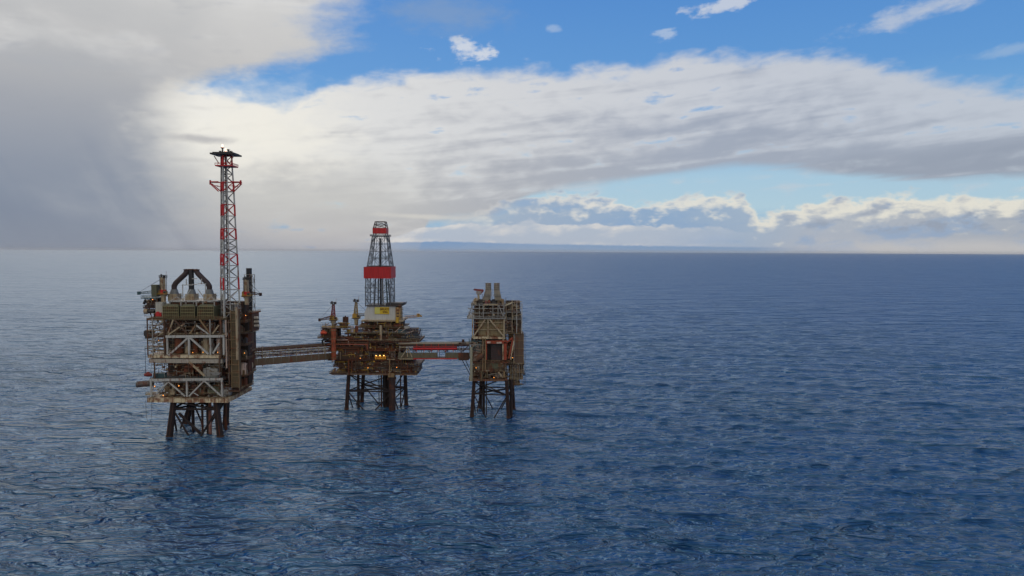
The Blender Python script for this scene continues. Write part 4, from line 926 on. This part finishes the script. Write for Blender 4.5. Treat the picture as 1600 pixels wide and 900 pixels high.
    for k in range(14): xx = x0 + 1.6 + (x1 - x0 - 2) * k / 13; g.beam((xx, Y0 + 5.93, zb_), (xx, Y0 + 5.93, zt_), .1)
    g.build('rib', mat('house_rib', (172, 176, 176), .5, .08), h)
    MB().box(X(563), X(629), Y0 + 4, Y0 + 28, zb_ - 1.0, zb_ - .01).build('base_girder', CREAM, h)
    MB().box(X(570), X(626), Y0 + 5, Y0 + 27, zt_ + .01, zt_ + .7).rail([(X(604), Y0 + 5, zt_ + .7), (X(627), Y0 + 5, zt_ + .7), (X(627), Y0 + 26, zt_ + .7)], 1.3, 1.6, .14).build('roof', DARK, h)
    MB().box(X(600), X(626), Y0 + 8, Y0 + 20, zt_ + .7, zt_ + 2.2).build('equipment', DARK, h)
    a_ = MB().box(X(616.4), X(624), Y0 + 5, Y0 + 14, Z(506), Z(481)).build('stair_tower', mat('ochre_cladding', (168, 142, 92), .7, .3), h); g = MB()
    for v in (484, 489, 494, 499): g.box(X(618), X(622), Y0 + 4.9, Y0 + 5, Z(v + 3), Z(v))
    g.build('window', BROWN, a_)
    g = MB(); g.ladder(X(625), Y0 + 5, Z(508), Z(480), 1.2)
    for v in (484, 490, 496, 502): g.beam(P(624, v, 5), P(629, v, 5), .3)
    g.build('ladder', DARK, h)
    c = P(619.5, 505, 4); MB().tube(c, c + Vector((0, 0, 4)), 1.1, n=12).build('vessel', YELLOW, h)
    # name board
    bx0, bx1, bz0, bz1 = X(583.2), X(606.3), Z(491.8), Z(480.9); sg = thing('name_board', 'large yellow board lettered in dark brown on the white drill floor house', 'sign', ((bx0 + bx1) / 2, Y0 + 5.6, bz0), 'yellow platform name boards')
    YB_ = mat('board_yellow', (206, 176, 40), .5, .0, grime=.1); MB().box(bx0, bx1, Y0 + 5.55, Y0 + 5.7, bz0, bz1).build('panel', YB_, sg)
    xm = bx0 + (bx1 - bx0) * .37; MB().box(bx0 + .15, xm - .1, Y0 + 5.5, Y0 + 5.548, bz0 + .2, bz1 - .2).build('panel', mat('board_pale_yellow', (204, 204, 110), .5, .0, grime=.1), sg)
    BR = mat('board_lettering', (84, 44, 14), .6, .0, grime=0); cx = (xm + bx1) / 2
    text_part('BRUCE', (cx, Y0 + 5.5, bz0 + 3.5), 2.1, BR, sg); text_part('9/9A', (cx + .4, Y0 + 5.5, bz0 + 1.4), 1.9, BR, sg)
    bx0, bx1, bz0, bz1 = X(586), X(603), Z(561), Z(556); sg = thing('name_board', 'small amber lit name board on the lower front of the derrick platform', 'sign', ((bx0 + bx1) / 2, Y0 - .5, bz0), 'yellow platform name boards')
    MB().box(bx0, bx1, Y0 - .6, Y0 - .4, bz0, bz1).build('panel', mat('board_amber', (222, 160, 40), .5, .0, grime=.1), sg)
    text_part('BRUCE', ((bx0 + bx1) / 2, Y0 - .65, (bz0 + bz1) / 2), 2.2, mat('board_lettering_amber', (110, 66, 16), .6, .0, grime=0), sg, .03)
    ar = MB()
    for q in (.15, .5, .85): x = bx0 + (bx1 - bx0) * q; ar.tube((x, Y0 - .5, bz1), (x, Y0 - 2.2, bz1 + .6), .08, n=5)
    ar = ar.build('lamp_arm', DARK, sg)
    for q in (.15, .5, .85):
        x = bx0 + (bx1 - bx0) * q; MB().box(x - .3, x + .3, Y0 - 2.4, Y0 - 1.9, bz1 + .55, bz1 + .75).ball((x, Y0 - 2.1, bz1 + .4), .22, 8).build('lamp', glow('lit_board_lamp', (255, 190, 100), 6.0), sg)
    # derrick
    YD = Y0 + 7; FD = Fr(YD, 591, 420); d = thing('drilling_derrick', 'steel lattice drilling derrick with two red windwall bands above the middle platform', 'derrick', (FD.X(591), YD + 8, FD.Z(479)))
    DM = mat('derrick_steel', (84, 92, 102), .5, .1, grime=.3)
    prof = [(479, 571, 610), (457, 571, 610), (434, 571.5, 609.5), (416, 573.5, 608.5), (393, 577.3, 605.6), (369, 580.5, 603)]
    yc = YD + 8.5
    def ring(v, a, b, n=4):
        xa, xb = FD.X(a), FD.X(b); w = (xb - xa) / 2; z = FD.Z(v); return [Vector((xa, yc - w, z)), Vector((xb, yc - w, z)), Vector((xb, yc + w, z)), Vector((xa, yc + w, z))]
    for i in range(5):
        a, b = ring(*prof[i]), ring(*prof[i + 1])
        for p, q in zip(a, b): MB().tube(p, q, .34, n=8).build('leg', DM, d)
        # each face: two inner posts and crosses
        g = MB(); T = lambda r_, j, s_: r_[j].lerp(r_[(j + 1) % 4], s_)
        for j in range(4):
            for s_ in (1 / 3, 2 / 3): g.tube(T(a, j, s_), T(b, j, s_), .2, n=5)
            ns = 2
            for k in range(ns):
                lo = [a[m_].lerp(b[m_], k / ns) for m_ in range(4)]; hi_ = [a[m_].lerp(b[m_], (k + 1) / ns) for m_ in range(4)]
                g.tube(hi_[j], hi_[(j + 1) % 4], .2, n=5)
                for q in range(3):
                    if (q + k + i) % 2: g.tube(T(lo, j, q / 3), T(hi_, j, (q + 1) / 3), .15, n=5)
                    else: g.tube(T(lo, j, (q + 1) / 3), T(hi_, j, q / 3), .15, n=5)
        g.build('bracing', DM, d)
    a, b = ring(435, 569, 611.3), ring(417, 569, 611.3); w = MB()
    for j in range(4):
        w.beam((a[j] + b[j]) / 2, (a[(j + 1) % 4] + b[(j + 1) % 4]) / 2, .14, (b[0].z - a[0].z))
    w = w.build('windwall', RED, d); g = MB()
    for k in range(15): x = a[0].x + (a[1].x - a[0].x) * k / 14; g.beam((x, a[0].y - .12, a[0].z), (x, a[0].y - .12, b[0].z), .12)
    g.build('rib', mat('red_rib', (150, 30, 36), .5, .05), w)
    a, b = ring(364.5, 581, 602), ring(356, 581, 602); w = MB()
    for j in range(4): w.beam((a[j] + b[j]) / 2, (a[(j + 1) % 4] + b[(j + 1) % 4]) / 2, .14, (b[0].z - a[0].z))
    w.build('windwall', RED, d)
    r_ = ring(369, 577.5, 605.5); MB().box(r_[0].x, r_[1].x, r_[0].y, r_[2].y, r_[0].z, r_[0].z + .35).rail([r_[0], r_[1], r_[2], r_[3], r_[0]], 1.3, 1.5, .14).build('platform', DM, d)
    a, b = ring(369, 582, 601), ring(356, 582, 601)
    g = MB(); [g.tube(p, q, .3, n=6) for p, q in zip(a, b)]; lattice(g, a, b, 1, .14, .2); g.build('bracing', DM, d)
    a, b = ring(356, 581.8, 601.5), ring(345.5, 584.5, 599.5); g = MB(); [g.tube(p, q, .28, n=6) for p, q in zip(a, b)]; lattice(g, a, b, 2, .16, .2); g.build('crown_frame', mat('crown_steel', (72, 56, 56), .6, .2), d)
    r_ = ring(403, 577, 609); MB().box(r_[0].x + 1, r_[1].x, r_[0].y + 1, r_[0].y + 4, r_[0].z, r_[0].z + .3).rail([r_[0] + Vector((9, 0, .3)), r_[1] + Vector((.6, 0, .3))], 1.2, 1.4, .14).build('platform', TEAL, d)
    r_ = ring(450.5, 570, 611.5); MB().box(r_[0].x, r_[1].x, r_[0].y, r_[0].y + 2, r_[0].z, r_[0].z + .3).rail([r_[0], r_[1]], 1.2, 1.4, .14).build('platform', DM, d)
    for x, m in ((596, GREY), (588, DM), (603, TEAL), (582, DM), (592, BLACK), (607, DM)): MB().tube((FD.X(x), yc - 2, FD.Z(478)), (FD.X(590 + (x - 590) * .8), yc - 2, FD.Z(436 if x != 592 else 372)), .5 if x != 592 else .7, n=8).build('pipe', m, d)
    # cranes
    crane((X(521), Y0 + 1, Z(512)), 'yellow crane with slim red brown mast at the left end of the derrick platform', 'pedestal cranes', (215, -.5, 11, DRUST), 'lattice', 8.5, mat('crane_yellow', (176, 142, 60), .6, .25), DRED)
    crane((X(551), Y0 + 12, Fr(Y0 + 12, 551, 500).Z(508)), 'yellow pedestal crane with a yellow mast close to the white drill floor house', 'pedestal cranes', (80, 1.0, 8, OLIVE), 'lattice', 9, MATS['crane_yellow'], mat('crane_mast_yellow', (150, 128, 70), .6, .2))
    fb = thing('burner_boom', 'thin pale lattice boom with a yellow tip reaching right behind the drill floor house', 'boom', P(628, 498, 12)); g = MB()
    a, b = P(628, 498, 12), P(652, 496, 14); e = [Vector((0, -.9, -.9)), Vector((0, .9, -.9)), Vector((0, .9, .9)), Vector((0, -.9, .9))]
    lattice(g, [a + q for q in e], [b + q * .6 for q in e], 6, .12, .2, False); [g.tube(a + q, b + q * .6, .2, n=5) for q in e]; g.build('frame', PINKW, fb)
    MB().box(b.x - 2.2, b.x, b.y - 1, b.y + 1, b.z - .9, b.z + 1.6).tube(b, b + Vector((1.5, 0, -.3)), .6).build('burner_head', MATS['crane_yellow'], fb)
    for x, v in ((529.5, 513), (563, 560), (575, 575), (620, 574), (545, 579)): lamp(t, P(x, v, -.5), .4)
    for x in (589, 609): c = P(x, 581, .2); MB().box(c.x - 1, c.x + 1, c.y - .3, c.y + .3, c.z, c.z + .6).build('equipment', WHITE, t)
mid_platform()

# ================================================================ the right platform
def right_platform():
    Y0 = 470.0; F = Fr(Y0, 765, 540); X, Z, P = F.X, F.Z, F.P; YB = Y0 + 30
    FB = Fr(Y0 + 10, 805, 540)
    def sea(px, v): d = ray(px, v); k = -H / d.z; return Vector((d.x * k, d.y * k, 0))
    t = thing('utility_platform', 'slim olive and grey platform on thin legs, rightmost of the three', 'platform', (X(768), Y0 + 14, 0))
    zt = Z(594); L = []
    for px, v, tp in ((737, 650.5, 741), (795, 653, 791.5), (803, 640, 800), (750.5, 638, 752)):
        f = sea(px, v); tpp = pt(tp, 560, f.y); L.append(((tpp.x, f.y, zt), (f.x, f.y, -3)))
    jacket(t, L, zt, Z(617), [(X(759.5), Y0 + 9, .4, DARK), (X(755), Y0 + 12, .9, LEGM), (X(799), Y0 + 3, 1.1, LEGM), (X(793), Y0 + 2, .5, DRUST)], 1.35)
    def tr(a, b, w=.8, m=CREAM, dy=-.3, nm='truss_member', f=F): return MB().beam(f.P(a[0], a[1], dy), f.P(b[0], b[1], dy), w).build(nm, m, t)
    deck(t, X(733), X(793), Y0, YB, Z(592.5), 1.4, mat('dull_brown_girder', (112, 92, 76), .7, .5), 'l')
    deck(t, X(735), X(792), Y0 + .5, YB, Z(580.5), .6, BROWN, None)
    deck(t, X(735), X(797), Y0, YB, Z(565.5), .8, BROWN, 'f', TAN)
    deck(t, X(739), X(789), Y0, YB, Z(526), 1.6, OFFW, None)
    deck(t, X(730), X(790), Y0 - 1, YB, Z(496.5), .8, GREY, 'fl', GREY)
    deck(t, X(736), X(786), Y0, YB, Z(476.5), .6, GREY, 'fl', GREY)
    bay(t, X(736), X(792), Y0 + 1, YB, Z(592.5), Z(581.5), 6, 8, 2)
    w = MB().box(X(739), X(791), Y0 + .6, Y0 + 3, Z(580.5), Z(567)).build('cladding', mat('dull_olive_cladding', (96, 84, 62), .7, .4), t); g = MB()
    for k in range(17): x = X(739) + (X(791) - X(739)) * k / 16; g.beam((x, Y0 + .5, Z(580)), (x, Y0 + .5, Z(567)), .16)
    g.build('rib', BROWN, w)
    MB().box(X(768), X(778), Y0 + .3, Y0 + .5, Z(576), Z(568)).build('door_panel', OLGR, t)
    tr((779, 581), (785, 589), .9); tr((788, 580), (788, 589), 1.2, TAN); tr((761.5, 580), (761.5, 590), 1.0, OLIVE); tr((752.5, 579), (752.5, 594), 1.4, OLIVE)
    MB().beam(P(736.5, 595, -1), P(736.5, 542, -1), 1.7).build('column', mat('pale_green_column', (148, 150, 132), .6, .15), t)
    for x in (754.5, 758.5): tr((x, 528), (x, 580), .7, TAN, -.5, 'column')
    # orange red portal with dark slatted shutter
    pm = mat('red_brown_portal', (150, 62, 38), .6, .35)
    for a, b, w_ in (((759, 534.5), (793, 534), 2.0), ((760, 534), (760, 562), .8), ((789.5, 534), (789.5, 562), 2.0), ((793, 534), (801, 527), 1.0), ((795, 560), (801, 530), 1.0)): tr(a, b, w_, pm, -.2)
    for a, b in (((761, 534.5), (767, 534.5)), ((776, 535), (784, 535))): MB().beam(P(a[0], a[1], -1.3), P(b[0], b[1], -1.3), .2, 1.2).build('name_plate', PINKW, t)
    for a, b in (((786, 562), (786, 530)), ((798, 562), (803, 532))): tr(a, b, .8, OFFW, .2)
    s_ = MB().box(X(767), X(786.5), Y0 + 3, Y0 + 6, Z(565), Z(538)).build('shutter', DARK, t); g = MB()
    for k in range(9): z = Z(564) + (Z(541) - Z(564)) * k / 9; g.beam((X(767), Y0 + 2.9, z), (X(786.5), Y0 + 2.9, z), .45)
    g.build('slat', mat('plum_slat', (72, 50, 52), .7, .2), s_)
    bay(t, X(734), X(757), Y0 + 1, YB - 8, Z(565.5), Z(530), 12, 9, 2, True, [DARK, TEAL, DRUST, BLACK, DARK, BROWN], .45)
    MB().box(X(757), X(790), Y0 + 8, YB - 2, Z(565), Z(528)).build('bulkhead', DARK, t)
    for a, b in (((733, 529), (733, 545)), ((735, 545), (752, 536)), ((737, 526), (752, 545)), ((733, 545), (750, 549))): tr(a, b, .5, TEAL, .4)
    for v, m in ((533, TEAL), (539, GREY), (544, DARK), (552, DRUST)): tr((733, v), (752, v), .45, m, .3, 'pipe')
    c = P(744, 562, .5); MB().tube(c, c + Vector((5, 0, 3.5)), 2.2, n=10).build('vessel', BROWN, t)
    # big cladding panel behind its white frame
    w = MB().box(X(747), X(788.5), Y0 + 1.2, Y0 + 20, Z(525), Z(498)).build('cladding', mat('pale_olive_cladding', (130, 118, 88), .7, .35), t)
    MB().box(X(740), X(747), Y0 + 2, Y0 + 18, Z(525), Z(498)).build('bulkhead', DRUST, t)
    for v in (504, 515): tr((739, v), (787, v), .4, CREAM, .6)
    for a, b, w_ in (((741, 524), (758, 499), .9), ((765, 499), (787, 525), 1.0), ((762.5, 497), (762.5, 528), .8), ((787.5, 497), (787.5, 528), .9), ((738.5, 497), (738.5, 528), .8)): tr(a, b, w_, CREAM)
    for v in (500, 505, 510, 515, 520): tr((741, v), (747, v), .7, RUST, .6, 'pipe')
    # caged process level
    bay(t, X(738), X(786), Y0 + 1, YB - 4, Z(496.5), Z(478), 12, 12, 3, True, [GREY, GREY, DARK, CREAM, OLIVE], .5)
    for x in (738, 749, 755, 770, 778, 787): tr((x, 475), (x, 497), .5, GREY, -.3)
    for v in (482, 489): tr((731, v), (788, v), .4, GREY, -.4)
    tr((755, 476), (778, 476), .9, CREAM); tr((779, 477), (787, 496), .5, GREY); tr((731, 496), (737, 478), .5, GREY)
    # right hand caged wing, further back
    X2, Z2, P2 = FB.X, FB.Z, FB.P; y2 = FB.Y
    deck(t, X2(784), X2(812), y2 - 6, y2 + 14, Z2(486.5), .5, GREY, 'fr', GREY)
    deck(t, X2(784), X2(814), y2 - 6, y2 + 14, Z2(497), .5, GREY, 'fr', GREY)
    bay(t, X2(788), X2(811), y2 - 5, y2 + 12, Z2(486), Z2(471), 8, 7, 2, True, [GREY, DARK, CREAM, OLIVE, DARK], .5)
    bay(t, X2(788), X2(812), y2 - 4, y2 + 12, Z2(497), Z2(487), 4, 6, 0, True, [GREY, DARK, BROWN], .5)
    bay(t, X2(788), X2(812), y2 - 4, y2 + 12, Z2(519), Z2(498), 8, 8, 1, True, [TAN, DARK, BROWN, OLIVE], .5)
    deck(t, X2(790), X2(816), y2 - 5, y2 + 13, Z2(519.5), .6, TAN, 'fr', TAN)
    for a, b, va, vb, dy in ((804, 814, 518, 498, -3), (806, 813.5, 496, 487, -3), (803, 812, 486, 470, -1), (792, 800, 485, 476, -2), (790, 799, 516, 500, -3)):
        mo = MB().box(X2(a), X2(b), y2 + dy, y2 + dy + 8, Z2(va), Z2(vb)).build('module', mat('grey_brown_module', (92, 84, 74), .7, .3), t); g = MB()
        for k in range(6): x = X2(a) + (X2(b) - X2(a)) * k / 5; g.beam((x, y2 + dy - .08, Z2(va)), (x, y2 + dy - .08, Z2(vb)), .14)
        g.build('rib', BROWN, mo)
    for x, vt in ((790.5, 474), (800, 468), (807, 469), (815, 472)): MB().tube(P2(x, 519, -6.3), P2(x, vt, -6.3), .3, n=6).build('post', WHITE if x in (807, 815) else CREAM, t)
    for v, a, b in ((470, 790, 815), (480, 790, 815), (490, 800, 815)): MB().tube(P2(a, v + 3, -6.4), P2(b, v, -6.4), .22, n=6).build('pipe', CREAM, t)
    MB().tube(P2(786, 478, -6.5), P2(800, 472, -6.5), .5, n=6).build('pipe', mat('pale_cream_pipe', (190, 184, 160), .5, .1), t)
    mo = MB().box(X2(804), X2(818), y2 - 4, y2 + 10, Z2(567), Z2(520.5)).build('module', mat('brown_module', (98, 82, 70), .7, .3), t); g = MB()
    for v in (531, 543, 554): g.beam(P2(804, v, -4.15), P2(818, v, -4.15), .3)
    for x in (804, 811, 818): g.beam(P2(x, 567, -4.15), P2(x, 521, -4.15), .25)
    g.build('frame', TAN, mo)
    bay(t, X2(793), X2(804), y2 - 5, y2 + 8, Z2(566), Z2(522), 5, 6, 1, True, [TAN, RUST, BROWN, DRUST], .5)
    MB().ladder(X2(819.2), y2 - 3, Z2(600), Z2(519), 1.0).build('ladder', DARK, t)
    deck(t, X2(790), X2(819), y2 - 5, y2 + 12, Z2(568), .6, BROWN, 'fr', CREAM)
    # scaffold under it, stepped to the left towards the leg
    for k, (a, b, v0, v1) in enumerate(((794, 819, 580, 569), (795, 817, 590, 581), (794, 812, 599, 591))):
        bay(t, X2(a), X2(b), y2 - 4, y2 + 8, Z2(v0), Z2(v1), 3, 7, 1, True, [CREAM, TAN, GREY, DRUST, OLIVE], .5)
        deck(t, X2(a), X2(b), y2 - 5, y2 + 9, Z2(v0), .4, TAN, 'fr', CREAM)
    for k in range(9):
        x = 795 + k * 2.8; vb = 604 - max(0, k - 3) * 4.2; MB().tube(P2(x, 568, -5.3), P2(x, vb, -5.3), .14, n=5).build('post', CREAM if k % 2 else GREY, t)
    clutter(t, [(X(735), X(792), Z(592), Z(566), Y0 - .1, 2), (X(735), X(758), Z(564), Z(528), Y0 + .2, 3), (X(731), X(788), Z(497), Z(476), Y0 - .5, 4), (X(739), X(748), Z(525), Z(498), Y0, 2), (X2(788), X2(813), Z2(519), Z2(470), y2 - 6, 4), (X2(792), X2(818), Z2(600), Z2(568), y2 - 4.8, 3), (X2(790), X2(804), Z2(567), Z2(520), y2 - 5, 2), (X(740), X(790), Z(476), Z(470), Y0 + 1, 6), (X(786), X(793), Z(562), Z(500), Y0 + .2, 2)], 900, 9, [GREY, CREAM, TAN, DRUST, BROWN, DARK])
    # things on the roof
    zr = Z(476.5) + .004
    for cx, lab in ((762, 'left of the two grey exhaust stacks on the rightmost platform'), (775.5, 'right of the two grey exhaust stacks on the rightmost platform')):
        p = P(cx, 470, 9); p.z = zr; s_ = thing('exhaust_stack', lab, 'exhaust stack', p, 'grey exhaust stacks'); GS = mat('stack_grey', (142, 138, 128), .6, .2)
        zt_ = Z(443); MB().tube((p.x, p.y, Z(454)), (p.x, p.y, zt_), 2.0, n=16).build('flue', GS, s_)
        g = MB(); [g.tube((p.x, p.y, Z(v)), (p.x, p.y, Z(v) + .25), 2.2, n=16) for v in (444, 447, 450, 453)]; g.build('band', mat('stack_band', (112, 106, 96), .6, .3), s_)
        x0, x1 = (p.x - 5, p.x + 1.5) if cx < 770 else (p.x - 1.5, p.x + 4.2)
        MB().add([(x0, p.y - 2, zr), (x1, p.y - 2, zr), (x1, p.y + 2.4, zr), (x0, p.y + 2.4, zr), (p.x - 2, p.y - 1.7, Z(454)), (p.x + 2, p.y - 1.7, Z(454)), (p.x + 2, p.y + 1.7, Z(454)), (p.x - 2, p.y + 1.7, Z(454))], [(0, 1, 5, 4), (1, 2, 6, 5), (2, 3, 7, 6), (3, 0, 4, 7), (4, 5, 6, 7)]).build('duct', GS, s_)
        MB().rail([(p.x - 2.5, p.y - 2.5, Z(463)), (p.x + 2.5, p.y - 2.5, Z(463))], 1.2, 1.2, .13).box(p.x - 2.7, p.x + 2.7, p.y - 2.7, p.y + 2, Z(463) - .2, Z(463)).build('platform', GREY, s_)
    p = P(748, 476, 4); p.z = zr; c = thing('knuckle_crane', 'small crane with a dark red folded jib at the top left of the rightmost platform', 'crane', p)
    MB().tube(p, p + Vector((-.6, 0, 8)), .9, .7, n=12).build('pedestal', CREAM, c)
    q = p + Vector((-.6, 0, 8)); MB().box(q.x - 1.4, q.x + 2.2, q.y - 1.2, q.y + 1.2, q.z - .8, q.z + 1.4).build('cab', mat('grey_white_cab', (150, 146, 144), .5, .1), c)
    MB().beam(q + Vector((-2.8, -.2, 2.3)), q + Vector((3.6, -.2, 1.9)), 1.0, 1.3).beam(q + Vector((3.6, -.2, 1.9)), q + Vector((1.2, -.2, -1)), .9, 1.0).build('jib', mat('plum_red_jib', (124, 50, 52), .5, .1), c)
    MB().beam(q + Vector((-3.4, -.2, 2.2)), q + Vector((-2.0, -.2, 3.0)), .5).build('hook_block', DARK, c)
    for x, w, h, m in ((751, 6, 3.0, DARK), (758, 3, 2.0, mat('faded_pink_box', (160, 96, 100), .6, .1)), (764, 3.6, 2.2, DRED), (771, 5, 3, BLACK), (779, 4, 2.4, OLIVE), (743, 3, 4, CREAM), (784, 2.5, 3.4, TAN)):
        o = P(x, 476, 1.5); MB().box(o.x - w / 2, o.x + w / 2, o.y, o.y + 3, zr - .004, zr + h).box(o.x - w / 4, o.x + w / 5, o.y + .5, o.y + 2, zr + h, zr + h + .8).build('equipment', m, t)
    for x, va, vb in ((768, 476, 452), (773, 476, 458), (753, 474, 460), (790, 474, 466)): MB().tube(P(x, va, 5), P(x, vb, 5), .2, n=5).build('pipe', GREY, t)
    for x, v in ((801, 559), (744, 575), (772, 590)): lamp(t, P(x, v, -.5), .38)
right_platform()
